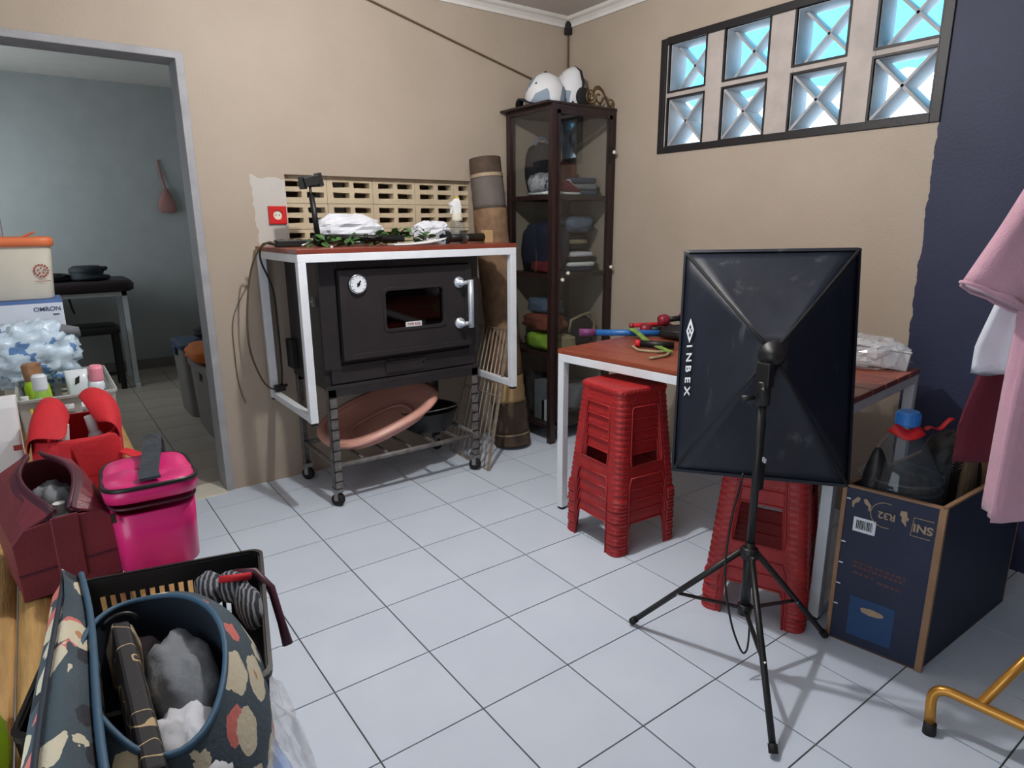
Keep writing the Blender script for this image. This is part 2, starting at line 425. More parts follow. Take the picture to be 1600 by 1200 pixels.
# ------------------------------------------------------------------ the room
XW, YW, ZC = 2.29, .49, 2.45          # right wall, back wall, ceiling
XL, YF = -1.9, -4.4                   # left wall, front wall (behind the camera)
YI, XI = 3.95, .72                    # inner room: back wall, right wall
fl = struct(MB().box(XL, XW, YF, YW + .15, -.06, -.004).box(XL, XI, YW + .15, YI, -.06, -.004).build('floor', 'grout'))
S = .3; cache = {}
def tile(x0, x1, y0, y1, m='tile'):
    k = (round(x1 - x0, 3), round(y1 - y0, 3), m)
    g = .0022
    if k not in cache:
        w, h, _ = k; b = .0025
        cache[k] = MB().hexa([(g, g, -.01), (w - g, g, -.01), (w - g, h - g, -.01), (g, h - g, -.01), (g, g, -b * .4), (w - g, g, -b * .4), (w - g, h - g, -b * .4), (g, h - g, -b * .4)])
        cache[k].v[4:8] = [Vector((g, g, 0)), Vector((w - g, g, 0)), Vector((w - g, h - g, 0)), Vector((g, h - g, 0))]
        cache[k] = cache[k].mesh('tile', m)
    o = bpy.data.objects.new('tile', cache[k]); COL.objects.link(o); o.parent = fl; o.location = (x0, y0, 0)
for i in range(-7, 8):
    for j in range(-15, 14):
        x0, x1, y0, y1 = i * S, (i + 1) * S, j * S, (j + 1) * S
        lx, hx = max(x0, XL), min(x1, XW)
        if hx - lx < .02: continue
        if y0 < YW:
            if y1 < YF + .02: continue
            if y0 < YF: y0 = YF
            if y1 > YW and not (-.6 <= x0 < .1): y1 = YW
            if y0 < -3.3 or (x1 < -1.1): continue          # nothing of these is in the picture
            tile(lx, hx, y0, y1)
        elif y0 >= YW and -.9 <= x0 and x0 < .7 and y0 < YI:
            if y0 < YW + .15 and not (-.6 <= x0 < .1): continue
            tile(lx, min(hx, XI), y0, min(y1, YI), 'tile_inner')
struct(MB().box(XL, -.3 * 3.7, YF, YW, -.02, -.0005).box(-.3 * 3.7, XW, YF, -3.3, -.02, -.0005).build('floor_margin', 'tile', None))
bpy.data.objects['floor_margin'].name = 'floor_outer'
# back wall with doorway (x -.6 .. .13) and recessed vent (x .52 .. 1.575, z 1.16 .. 1.51)
DX0, DX1, DZ = -.615, .135, 1.965
VX0, VX1, VZ0, VZ1 = .522, 1.575, 1.165, 1.508
w = MB(); T = .15
w.box(XL, DX0, YW, YW + T, -.06, ZC).box(DX0, DX1, YW, YW + T, DZ, ZC).box(DX1, VX0, YW, YW + T, -.06, ZC)
w.box(VX0, VX1, YW, YW + T, -.06, VZ0).box(VX0, VX1, YW, YW + T, VZ1, ZC).box(VX1, XW + .15, YW, YW + T, -.06, ZC)
wb = struct(w.build('wall_back', 'beige_patch'))
# vent blocks: each a plate with four slots, in real relief, on a dark void
BW, BH = .2465, .1235
def slot(cx, cz, w, h, k):
    random.seed(k); j = lambda: random.uniform(-.002, .002)
    return [(cx - w / 2 + j(), cz - h / 2 + j()), (cx - w / 2 + .008, cz - h / 2 - .0015), (cx + w / 2 + j(), cz - h / 2 + j()), (cx + w / 2 + .001, cz + h / 2 + j()), (cx - w / 2 + .01 + j(), cz + h / 2 + .001), (cx - w / 2 + j(), cz + h / 2 + j())]
kk = 0
for r_ in range(3):
    for c_ in range(5):
        bx0 = .522 + c_ * BW - .03; bz1 = VZ1 - .008 - r_ * BH; bz0 = bz1 - BH
        x0 = max(bx0, VX0); x1 = min(bx0 + BW, VX1); z0 = max(bz0, VZ0)
        if r_ == 0: z1 = VZ1
        else: z1 = bz1
        if x1 - x0 < .03 or z1 - z0 < .02: continue
        hs = []
        for sx in (.075, .187):
            for sz in (.027, .077):
                cx = bx0 + sx; cz = bz1 - sz - .004
                hw = .086
                a, b = max(cx - hw / 2, x0 + .003), min(cx + hw / 2, x1 - .003)
                kk += 1
                if b - a > .03 and cz - .013 > z0 + .004: hs.append(slot((a + b) / 2, cz, b - a, .025, kk))
        MB().plate([(x0 + .001, z0 + .001), (x1 - .001, z0 + .001), (x1 - .001, z1 - .001), (x0 + .001, z1 - .001)], hs, lambda u, v, t: (u, YW + .035 + t, v), .06).build('vent_block', 'vent', wb)
m = MB().box(VX0 - .03, VX1 + .03, YW + .33, YW + .35, VZ0 - .22, VZ1 + .03)
for q in ((VX0 - .03, VX1 + .03, VZ0 - .22, VZ0 - .20), (VX0 - .03, VX1 + .03, VZ1 + .01, VZ1 + .03), (VX0 - .03, VX0 - .01, VZ0 - .2, VZ1 + .01), (VX1 + .01, VX1 + .03, VZ0 - .2, VZ1 + .01)): m.box(q[0], q[1], YW + .149, YW + .33, q[2], q[3])
m.build('vent_cavity', 'void', wb)
# doorway edging in grey cement
tr = struct(MB().box(DX1 - .03, DX1 + .004, YW - .006, YW + T, 0, DZ).build('trim_1', 'grey_jamb', bevel=.003))
struct(MB().box(DX0 - .004, DX0 + .03, YW - .006, YW + T, 0, DZ).build('trim_2', 'grey_jamb', bevel=.003))
struct(MB().box(DX0 - .004, DX1 + .004, YW - .006, YW + T, DZ - .006, DZ + .024).build('trim_3', 'grey_jamb', bevel=.003))
struct(MB().box(DX0 + .03, DX1 - .03, YW - .03, YW + T, -.004, .006).build('trim_4', 'cream', bevel=.002))
# right wall with the block window
WY0, WY1, WZ0, WZ1 = -1.615, -.255, 1.632, 2.185
w = MB(); T2 = .14
w.box(XW, XW + T2, YF, WY0, -.06, ZC).box(XW, XW + T2, WY1, YW + .15, -.06, ZC).box(XW, XW + T2, WY0, WY1, -.06, WZ0).box(XW, XW + T2, WY0, WY1, WZ1, ZC)
struct(w.build('wall_right', 'beige_navy'))
win = struct(MB().box(XW - .008, XW + .03, WY0 - .004, WY0 + .032, WZ0 - .004, WZ1).box(XW - .008, XW + .03, WY1 - .032, WY1 + .004, WZ0 - .004, WZ1)
             .box(XW - .008, XW + .03, WY0 + .032, WY1 - .032, WZ0 - .004, WZ0 + .028).box(XW - .008, XW + .03, WY0 + .032, WY1 - .032, WZ1 - .03, WZ1 + .004).build('window_1', 'black_frame', bevel=.002))
cols = [(-.527, -.305), (-.870, -.641), (-1.228, -1.000), (-1.575, -1.349)]; rows = [(1.664, 1.893), (1.932, 2.155)]
ys = [WY0 + .03] + sorted([y for c in cols for y in c]) + [WY1 - .03]
for k in range(0, len(ys), 2):                     # pillars between the columns
    if ys[k + 1] - ys[k] > .012: MB().box(XW + .004, XW + T2 - .01, ys[k], ys[k + 1], WZ0 + .026, WZ1 - .028).build('pillar', 'pillar', win)
for y0, y1 in cols:
    for z0, z1 in ((WZ0 + .026, rows[0][0]), (rows[0][1], rows[1][0]), (rows[1][1], WZ1 - .028)):
        MB().box(XW + .006, XW + T2 - .01, y0, y1, z0, z1).build('rail', 'pillar', win)
    for ri, (z0, z1) in enumerate(rows):
        d0 = .012 if ri == 0 else .066
        m = MB(); th = .011
        cy, cz = (y0 + y1) / 2, (z0 + z1) / 2; hw, hh = (y1 - y0) / 2, (z1 - z0) / 2
        for s in (-1, 1):
            m.bar((XW + (d0 + .128) / 2, cy - hw, cz - s * hh), (XW + (d0 + .128) / 2, cy + hw, cz + s * hh), th, .128 - d0, up=(1, 0, 0))
        b = m.build('cross_block', 'block', win)
        e = MB(); q = .009
        for a in ((y0 - q, y0, z0 - q, z1 + q), (y1, y1 + q, z0 - q, z1 + q), (y0, y1, z0 - q, z0), (y0, y1, z1, z1 + q)):
            e.box(XW + .0005, XW + .012, *a)
        e.build('edging', 'black_frame', win)
        e = MB(); q = .0035
        for a in ((y0, y0 + q, z0, z1), (y1 - q, y1, z0, z1), (y0 + q, y1 - q, z0, z0 + q), (y0 + q, y1 - q, z1 - q, z1)):
            e.box(XW + .014, XW + .128, *a)
        e.build('reveal', 'block', win)
# corrugated roofing sheet outside the window
m = MB(); n = 60; rings = []
for i in range(n + 1):
    y = -2.3 + 2.6 * i / n; dz = .012 * math.sin(i * math.pi / 2 * 1.0)
    rings.append([(XW + .15, y, 2.44 + dz), (XW + .95, y, 2.02 + dz), (XW + .95, y, 2.023 + dz), (XW + .15, y, 2.443 + dz)])
m.loft(rings)
tag(m.build('awning', 'cyan_sheet', at=(XW + .15, -1, 2.44)), 'cyan translucent corrugated awning outside the block window', 'awning')
# rest of the shell
struct(MB().box(XL - .15, XL, YF, YI, 0, ZC).build('wall_left', 'beige'))
struct(MB().box(XL, XW, YF - .15, YF, -.06, ZC).build('wall_front', 'beige'))
def added_frame(name, p, du, w_, h_):      # added frame round the left area light; the wall behind has no opening
    p = Vector(p); du = Vector(du); up_ = Vector((0, 0, 1)); m_ = MB()
    for a, b in ((-w_ / 2, -h_ / 2), (w_ / 2, -h_ / 2)): m_.bar(p + du * a + up_ * b, p + du * a - up_ * b, .05, .05, up=du)
    for b in (-h_ / 2, h_ / 2): m_.bar(p - du * (w_ / 2) + up_ * b, p + du * (w_ / 2) + up_ * b, .05, .05)
    struct(m_.build(name, 'black_frame'))
added_frame('window_frame_added', (XL + .01, -2.5, 1.25), (0, 1, 0), 1.65, 1.95)
struct(MB().box(XL, XW + .14, YF, YW + .15, ZC, ZC + .08).box(XL, XI, YW + .15, YI, ZC, ZC + .08).build('ceiling', 'ceiling'))
struct(MB().box(XL, XI + .15, YI, YI + .15, -.06, ZC).build('wall_inner_back', 'inner_wall'))
struct(MB().box(-1.3, -1.15, YW + .15, YI, -.06, ZC).build('wall_inner_left', 'inner_wall'))
struct(MB().box(XI, XI + .15, YW + .15, YI, -.06, ZC).build('wall_inner_right', 'inner_wall'))
struct(MB().box(XL, XI, YI - .012, YI, 0, .09).build('baseboard_inner', 'grey_bin'))
def cornice(name, p, q, inward):
    p = Vector(p); q = Vector(q); d = (q - p).normalized(); i = Vector(inward)
    prof = [(0, -.052), (.012, -.052), (.014, -.036), (.026, -.022), (.042, -.014), (.05, -.004), (.05, 0), (0, 0)]
    struct(MB().loft([[e + i * a + Vector((0, 0, b)) for a, b in prof] for e in (p, q)]).build(name, 'cornice'))
cornice('trim_5', (XL, YW, ZC), (XW, YW, ZC), (0, -1, 0))
cornice('trim_6', (XW, YW, ZC), (XW, YF, ZC), (-1, 0, 0))
# wall cable and its corner drop
m = MB().tube([(.2, YW - .006, 2.52 - .02), (1.0, YW - .006, 2.335), (1.5, YW - .006, 2.213), (2.03, YW - .006, 2.086), (2.2, YW - .006, 2.05)], .0055, 6)
tag(m.build('wall_cable', 'cord', smooth=True, at=(1.0, YW, 2.05)), 'thin brown cable running slantwise down the beige wall', 'cable')
m = MB().tube([(XW - .012, YW - .012, 2.40), (XW - .01, YW - .01, 2.2), (XW - .012, YW - .008, 1.95)], .006, 6)
t = thing('corner_cable', 'dark cable with small junction box in the ceiling corner', 'cable', (XW - .012, YW - .012, 1.95))
m.build('wire', 'cord', t, world=True); MB().box(XW - .04, XW - .004, YW - .04, YW - .004, 2.36, 2.43).build('junction_box', 'black', t, world=True, bevel=.004)

# ceiling lamp that lights the room (its shadows fall from here)
LX, LY, LZ = .58, -1.02, 2.45
t = thing('ceiling_lamp', 'white bulb in a ceiling socket', 'lamp', (LX, LY, LZ))
MB().lathe([(.045, -.03), (.05, 0), (.0, 0)], 20).build('socket', 'white', t, smooth=True)
MB().lathe([(.0, -.13), (.02, -.126), (.033, -.105), (.034, -.085), (.022, -.05), (.016, -.03)], 20).build('globe', 'globe', t, smooth=True)
pl = bpy.data.lights.new('ceiling_lamp_offscreen', 'POINT'); pl.energy = 56; pl.color = (1, .985, .965); pl.shadow_soft_size = .03
po = bpy.data.objects.new('ceiling_lamp_offscreen', pl); COL.objects.link(po); po.location = (LX, LY, LZ - .17)
#@@OBJECTS
# ================================================================== oven, its cart and the table frame over it
OV = (.462, 1.268, -.03, .42, .558, 1.122)
t = thing('oven', 'black metal baking oven with round dial and chrome handle on wheeled cart', 'oven', (.865, .2, .558))
x0, x1, y0, y1, z0, z1 = OV
MB().box(x0, x1, y0 + .02, y1, z0, z1).build('body', 'oven', t, world=True, bevel=.004)
m = MB()       # raised front surround
for a in ((x0, .536, z0 + .09, z1), (1.213, x1, z0 + .09, z1), (.536, 1.213, 1.088, z1), (x0, x1, z0, z0 + .018)):
    m.box(a[0], a[1], y0, y0 + .02, a[2], a[3])
m.build('front_surround', 'oven', t, world=True, bevel=.003)
MB().box(.49, 1.24, y0 + .004, y0 + .021, z0 + .025, .665).build('lower_panel', 'oven', t, world=True, bevel=.003)
lp = MB().box(.75, .958, y0 - .004, y0 + .006, .6, .655).build('drawer_plate', 'oven', t, world=True, bevel=.002)
MB().lathe([(.0, -.012), (.005, -.01), (.005, 0)], 10, (.945, y0 - .004, .63), Matrix.Rotation(R(90), 4, 'X')).build('knob', 'steel', lp, world=True)
dr = MB().plate([(.54, .69), (1.21, .69), (1.21, 1.084), (.54, 1.084)], [rrect(.30, .175, .018, 4, .90, .897)], lambda u, v, d: (u, y0 - .03 + d, v), .032).build('door', 'oven', t, world=True, bevel=.004)
m = MB()
for a in ((.54, .575, .69, 1.084), (1.175, 1.21, .69, 1.084), (.575, 1.175, .69, .715), (.575, 1.175, 1.058, 1.084)): m.box(a[0], a[1], y0 - .034, y0 - .026, a[2], a[3])
m.build('door_edge', 'oven', dr, world=True, bevel=.002)
MB().plate(rrect(.325, .2, .022, 4, .90, .897), [rrect(.298, .173, .018, 4, .90, .897)], lambda u, v, d: (u, y0 - .035 + d, v), .008).build('window_bezel', 'oven', dr, world=True, bevel=.0015)
MB().box(.74, 1.06, y0 - .016, y0 - .012, .8, .99).build('window_glass', 'oven_glass', dr, world=True)
MB().box(.74, 1.06, y0 + .004, y0 + .008, .8, .99).build('oven_mouth', 'oven', dr, world=True)
MB().box(.853, .936, y0 - .0185, y0 - .016, .808, .832).build('sticker', 'white_print', dr, world=True)
text('TYPE ROS', .0155, 'dull_red', dr, frame_mat((.8945, y0 - .019, .82), (1, 0, 0), (0, 0, 1)), bold=.0003)
q = Matrix.Rotation(R(90), 4, 'X')
dl = MB().lathe([(.0, .008), (.036, .008), (.04, .012), (.043, .006), (.044, -.004)], 28, (.622, y0 - .034, 1.022), q).build('dial', 'chrome', dr, world=True, smooth=True)
MB().lathe([(.0, .0), (.036, .0), (.036, .001)], 28, (.622, y0 - .0435, 1.022), q).build('dial_face', 'white_print', dl, world=True)
MB().bar((.617, y0 - .046, 1.012), (.632, y0 - .046, 1.037), .006, .002, up=(0, 1, 0)).lathe([(.0, 0), (.007, 0), (.007, .004)], 10, (.622, y0 - .044, 1.022), q).build('dial_hand', 'black', dl, world=True)
for k in range(10):
    a = R(225 - 30 * k); c, s_ = math.cos(a), math.sin(a)
    MB().bar((.622 + .028 * c, y0 - .0447, 1.022 + .028 * s_), (.622 + .034 * c, y0 - .0447, 1.022 + .034 * s_), .0025, .001, up=(0, 1, 0)).build('dial_tick', 'black', dl, world=True)
h = MB().tube([(1.183, y0 - .066, .782), (1.183, y0 - .066, 1.012)], .0145, 14).build('handle', 'alu', dr, world=True, smooth=True)
for z in (.803, 1.0):
    MB().lathe([(.0, .045), (.012, .045), (.012, .012), (.026, .01), (.027, 0)], 18, (1.137, y0 - .03, z), q).tube([(1.137, y0 - .066, z), (1.183, y0 - .066, z)], .0095, 10).build('handle_mount', 'alu', dr, world=True, smooth=True)
for z in (.94,):
    MB().box(x0 - .014, x0 + .001, .02, .04, z - .012, z + .03).tube([(x0 - .022, .03, z + .01), (x0, .03, z + .01)], .006, 8).build('side_catch', 'steel', t, world=True)
MB().box(x0 - .03, x0, .33, .41, .6, .74).build('vent_flap', 'oven_dark', t, world=True, bevel=.004)

# cart: four angle-iron legs on casters, low shelf of tubes
t = thing('oven_cart', 'rusty wheeled angle-iron cart with a low tube shelf under oven', 'cart', (.86, .2, 0))
CX, CY = (.468, 1.258), (-.028, .42)
for ix, x in enumerate(CX):
    for iy, y in enumerate(CY):
        sx, sy = (1 if ix == 0 else -1), (1 if iy == 0 else -1)
        m = MB(); a = .036; th = .004
        m.box(min(x, x + sx * a), max(x, x + sx * a), min(y, y + sy * th), max(y, y + sy * th), .085, .56)
        m.box(min(x, x + sx * th), max(x, x + sx * th), min(y, y + sy * a), max(y, y + sy * a), .085, .56)
        lg = m.build('leg', 'cart', t, world=True, bevel=.001)
        for k in range(9):
            zz = .12 + k * .05
            MB().box(min(x - sx * .001, x + sx * (a + .001)), max(x - sx * .001, x + sx * (a + .001)), y - .0015 * sy if sy > 0 else y - .003, y + .003 if sy > 0 else y + .0015, zz, zz + .006).build('slot_rib', 'oven_dark', lg, world=True)
        c = MB().lathe([(.0, -.012), (.012, -.013), (.03, -.012), (.031, 0), (.03, .012), (.012, .013), (.0, .012)], 20, (x + sx * .016, y + sy * .02, .031), Matrix.Rotation(R(35), 4, 'Z') @ Matrix.Rotation(R(90), 4, 'Y')).build('wheel', 'rubber', t, world=True, smooth=True)
        MB().bar((x + sx * .016 - .014, y + sy * .02 - .011, .03), (x + sx * .016 - .014, y + sy * .02 - .011, .075), .022, .003, up=(.8, .6, 0)).bar((x + sx * .016 + .014, y + sy * .02 + .011, .03), (x + sx * .016 + .014, y + sy * .02 + .011, .075), .022, .003, up=(.8, .6, 0)).box(x + sx * .016 - .02, x + sx * .016 + .02, y + sy * .02 - .02, y + sy * .02 + .02, .068, .09).build('caster_fork', 'steel', t, world=True)
for y in (CY[0] + .012, CY[1] - .012):
    MB().tube([(CX[0] + .03, y, .195), (CX[1] - .03, y, .195)], .0125, 10).build('shelf_rail', 'cart', t, world=True, smooth=True)
for x in (CX[0] + .012, CX[1] - .012):
    MB().tube([(x, CY[0] + .02, .2), (x, CY[1] - .02, .2)], .011, 10).build('shelf_rail', 'cart', t, world=True, smooth=True)
for x in (.62, .745, .87, 1.0, 1.13):
    MB().bar((x - .01, CY[0] + .012, .21), (x - .01, CY[1] - .012, .21), .016, .012).build('shelf_slat', 'cart', t, world=True, bevel=.002)
for y in CY: MB().box(CX[0], CX[1], y - (.004 if y > 0 else 0), y + (0 if y > 0 else .004), .525, .56).build('top_rail', 'oven', t, world=True)

# pink oval tub lying tilted on the shelf
def oval(rx, ry, z, n=40, pw=2.6):
    e = 2 / pw; sg = lambda v: math.copysign(abs(v) ** e, v)
    return [Vector((rx * sg(math.cos(2 * math.pi * i / n)), ry * sg(math.sin(2 * math.pi * i / n)), z)) for i in range(n)]
Mt = Matrix.Translation((.785, .165, .37)) @ Matrix.Rotation(R(-17), 4, 'Y') @ Matrix.Rotation(R(9), 4, 'X')
t = thing('plastic_tub', 'pink oval plastic tub tilted on the shelf under the oven', 'tub', (.78, .18, .22))
MB().loft([[Mt @ p for p in oval(.27, .17, z)] if 0 else [Mt @ p for p in oval(rx, ry, z)] for rx, ry, z in ((.20, .12, -.085), (.245, .155, -.075), (.275, .175, -.01), (.278, .178, 0), (.268, .17, -.005), (.24, .15, -.07), (.19, .11, -.078))]).build('basin', 'pink_tub', t, world=True, smooth=True)
MB().loft([[Mt @ p for p in oval(rx, ry, z)] for rx, ry, z in ((.272, .173, -.002), (.31, .205, -.002), (.315, .21, -.016), (.308, .205, -.022), (.31, .205, .006), (.272, .173, .006))], closed=True).build('rim', 'pink_tub', t, world=True, smooth=True)
MB().loft([[Mt @ p for p in oval(rx, ry, z, 40, 3)] for rx, ry, z in ((.15, .085, -.076), (.17, .1, -.07), (.165, .095, -.064), (.15, .085, -.07))], closed=True).build('base_ridge', 'pink_tub', t, world=True, smooth=True)
# black bowl with wire handle on the shelf
t = thing('black_basin', 'black round basin with a wire handle on the cart shelf', 'basin', (1.06, .15, .215))
MB().lathe([(.0, 0), (.11, 0), (.135, .02), (.16, .095), (.168, .108), (.164, .112), (.15, .1), (.12, .03), (.0, .02)], 32, (1.075, .2, .217)).build('bowl', 'black', t, world=True, smooth=True)
MB().tube([Vector((1.075, .2, .328)) + Vector((.165 * math.cos(R(a)), .165 * math.sin(R(a)), .025 * math.sin(R((a - 200) / 150 * 180)))) for a in range(200, 351, 10)], .004, 6).build('handle', 'steel', t, world=True, smooth=True)
# wire rack leaning at the right side of the oven
t = thing('wire_rack', 'tall wire oven rack leaning between the cart and rolled mat', 'rack', (1.29, .14, 0))
A, B, C_, D = Vector((1.283, -.07, .004)), Vector((1.293, .335, .004)), Vector((1.545, .40, .70)), Vector((1.50, .03, .715))
MB().bar(A, D, .022, .006, up=(1, 0, 0)).build('edge_bar', 'wire', t, world=True)
MB().bar(B, C_, .012, .006, up=(1, 0, 0)).build('edge_bar', 'wire', t, world=True)
for f in (.0, 1.0): MB().tube([A.lerp(D, f), B.lerp(C_, f)], .005, 6).build('cross_wire', 'wire', t, world=True)
MB().tube([A.lerp(D, .52), B.lerp(C_, .52)], .004, 6).build('cross_wire', 'wire', t, world=True)
for k in range(1, 9):
    MB().tube([A.lerp(B, k / 9), D.lerp(C_, k / 9)], .0042, 6).build('rod', 'wire', t, world=True, smooth=True)

# welded white table whose feet hang clear: it rides on the oven top
def steel_table(name, label, loc, rz, L, Dp, H, plank_mat, n, ztop, foot, rails):
    t = thing(name, label, 'table', loc, rz); tb = .034; th = .02; zr = ztop - th
    for x in (0, L - tb):
        for y in (0, Dp - tb):
            lg = MB().box(x, x + tb, y, y + tb, foot, zr - tb).build('leg', 'white_steel', t, bevel=.002)
            MB().box(x + .004, x + tb - .004, y + .004, y + tb - .004, foot - .012, foot + .002).build('rubber_foot', 'rubber', lg, bevel=.002)
    for y in (0, Dp - tb): MB().box(0, L, y, y + tb, zr - tb, zr).build('top_rail', 'white_steel', t, bevel=.002)
    for x in (0, L - tb): MB().box(x, x + tb, tb, Dp - tb, zr - tb, zr).build('top_rail', 'white_steel', t, bevel=.002)
    for x in rails: MB().box(x, x + .03, tb, Dp - tb, zr - tb, zr).build('cross_rail', 'white_steel', t)
    for x in (0, L - tb): MB().box(x + .001, x + tb - .001, tb, Dp - tb, foot + .002, foot + .032).build('end_rail', 'white_steel', t, bevel=.002)
    g = .007; pw = (Dp + .004) / n
    for k in range(n):
        random.seed(k + n); dz = random.uniform(-.001, .001)
        MB().box(-.003, L + .003, -.003 + k * pw + g / 2, -.003 + (k + 1) * pw - g / 2, zr, ztop + dz).build('plank', plank_mat, t, bevel=.002)
    return t
steel_table('steel_table', 'white steel table with red plank top raised over the black oven', (.352, -.115, 0), 0, 1.092, .585, 0, 'red_plank', 5, 1.178, .447, (.3, .72))
# the same kind of table standing on the floor by the right wall
steel_table('steel_table', 'white steel table with red plank top over the red stools', (1.276, -.642, 0), R(-84.3), 1.19, .68, 0, 'red_plank_y', 6, .745, .012, (.58,))
# planks of the second table run along local x

# ------------------------------------------------------------------ rolled mat and corner cabinet
t = thing('rolled_mat', 'tall brown roll of mat leaning beside the glass cabinet', 'roll', (1.63, .19, 0))
b0, b1 = Vector((1.635, .185, .0)), Vector((1.60, .385, 1.622))
ax = (b1 - b0).normalized(); Mq = ax.to_track_quat('Z', 'Y').to_matrix().to_4x4(); Lr = (b1 - b0).length
def rollseg(name, z0, z1, r0, r1, m, n=6):
    mb = MB(); prof = [(r0 + (r1 - r0) * k / n + .0025 * math.sin(k * 2.1 + z0 * 9), z0 + (z1 - z0) * k / n) for k in range(n + 1)]
    return mb.lathe(prof, 28, b0, Mq).build(name, m, t, world=True, smooth=True)
rollseg('wrap_bottom', .012, .075, .106, .103, 'roll_dark'); rollseg('tape_band', .075, .085, .1045, .1045, 'tape')
rollseg('wrap_lower', .085, .27, .102, .1, 'roll_dark'); rollseg('wrap_patch', .27, .42, .0985, .097, 'kraft'); rollseg('wrap_middle', .42, 1.36, .096, .0925, 'roll_brown', 18)
rollseg('wrap_upper', 1.36, 1.53, .091, .0885, 'roll_grey'); rollseg('tape_band', 1.53, 1.548, .0898, .0898, 'tape')
MB().lathe([(.0885, 1.548), (.088, Lr), (.076, Lr), (.076, Lr - .12), (.0, Lr - .12)], 28, b0, Mq).build('rim', 'roll_dark', t, world=True, smooth=False)

t = thing('display_cabinet', 'dark wooden corner display cabinet with glass sides and five levels', 'cabinet', (2.04, .26, 0))
kx0, kx1, ky0, ky1 = 1.812, 2.275, .055, .475; ps = .036; LV = [.088, .517, .972, 1.40, 1.86]
for x in (kx0, kx1 - ps):
    for y in (ky0, ky1 - ps): MB().box(x, x + ps, y, y + ps, 0, 1.885).build('post', 'dark_wood', t, world=True, bevel=.002)
for i, z in enumerate(LV):
    MB().box(kx0 + ps, kx1 - ps, ky0 + .002, ky0 + .026, z, z + .024).box(kx0 + ps, kx1 - ps, ky1 - .026, ky1 - .002, z, z + .024).box(kx0 + .002, kx0 + .026, ky0 + ps, ky1 - ps, z, z + .024).box(kx1 - .026, kx1 - .002, ky0 + ps, ky1 - ps, z, z + .024).build('rail', 'dark_wood', t, world=True)
    if i < 4: MB().box(kx0 + .01, kx1 - .01, ky0 + .03, ky1 - .01, z + .012, z + .022).build('shelf', 'dark_wood', t, world=True)
MB().box(kx0 - .035, kx1 + .005, ky0 - .002, ky1 + .01, 1.885, 1.897).build('top_board', 'dark_wood', t, world=True, bevel=.002)
MB().box(kx0 + .012, kx0 + .016, ky0 + ps, ky1 - ps, .11, 1.86).build('side_pane', 'pane', t, world=True)
dr = MB().box(kx0 + ps, kx0 + ps + .012, ky0 - .012, ky0 + .004, .115, 1.855).box(kx1 - ps - .022, kx1 - ps + .004, ky0 - .012, ky0 + .004, .115, 1.855).box(kx0 + ps, kx1 - ps, ky0 - .012, ky0 + .004, 1.835, 1.857).box(kx0 + ps, kx1 - ps, ky0 - .012, ky0 + .004, .113, .135).build('door', 'dark_wood', t, world=True)
MB().box(kx0 + ps + .012, kx1 - ps - .02, ky0 - .006, ky0 - .002, .135, 1.836).build('door_pane', 'pane', dr, world=True)
for x, z in ((kx0 + .06, .965), (kx1 - .03, 1.02), (kx1 - .03, 1.66), (kx0 + .1, 1.0)):
    MB().lathe([(.0, .022), (.01, .02), (.011, .012), (.006, .006), (.006, 0)], 12, (x, ky0 - .011, z), Matrix.Rotation(R(90), 4, 'X')).build('knob', 'cream', dr, world=True, smooth=True)
MB().box(kx1 - .055, kx1 - .03, ky0 - .016, ky0 - .008, 1.60, 1.69).build('latch', 'black', dr, world=True)

def cloth(name, c, size, m, label, cat='clothes', seed=1, amp=.14, pw=3.2, freq=2.2, group=None):
    return tag(lump(c, size, seed, amp, freq, pw, 30, 16, flat=.9).build(name, m, smooth=True, at=(c[0], c[1], c[2] - size[2])), label, cat, group)
def folded(name, c, sx, sy, n, th, mats, label, seed=0, rz=0, cat='clothes'):
    """a folded stack: each fold its own rounded slab"""
    t = thing(name, label, cat, c, rz); random.seed(seed)
    for k in range(n):
        zz = th * k; w_ = sx * random.uniform(.9, 1.0); d_ = sy * random.uniform(.9, 1.0)
        lump((random.uniform(-.01, .01), random.uniform(-.01, .01), zz + th * .5), (w_, d_, th * .56), seed + k, .05, 2.5, 5, 28, 10).build('fold', mats[k % len(mats)], t, smooth=True)
    return t
def shoe(name, loc, rz, upper, sole, label, L=.25, part2='cloth_grey'):
    t = thing(name, label, 'shoe', loc, rz); w_ = .043
    def ring(x, hw, z0, z1): return [Vector((x, hw * math.cos(2 * math.pi * j / 14), z0 + (z1 - z0) * (.5 + .5 * math.sin(2 * math.pi * j / 14)))) for j in range(14)]
    MB().loft([ring(x, hw, 0, .022 + dz) for x, hw, dz in ((-L / 2, .012, .004), (-L * .46, .03, .004), (-L * .2, .034, 0), (L * .15, .042, 0), (L * .38, .038, .003), (L / 2, .014, .006))]).build('sole', sole, t, smooth=True)
    MB().loft([ring(x, hw, .015, z1) for x, hw, z1 in ((-L * .48, .012, .075), (-L * .44, .028, .092), (-L * .25, .034, .09), (-L * .05, .036, .085), (L * .15, .039, .062), (L * .35, .036, .045), (L * .47, .016, .034))]).build('upper', upper, t, smooth=True)
    for k in range(3): MB().tube([(L * (.02 + .06 * k), -.022, .082 - .009 * k), (L * (.02 + .06 * k), 0, .087 - .01 * k), (L * (.02 + .06 * k), .022, .082 - .009 * k)], .003, 6).build('lace', 'white', t, smooth=True)
    return t
S1, S2, S3, S4 = LV[3] + .023, LV[2] + .023, LV[1] + .023, LV[0] + .023      # shelf tops
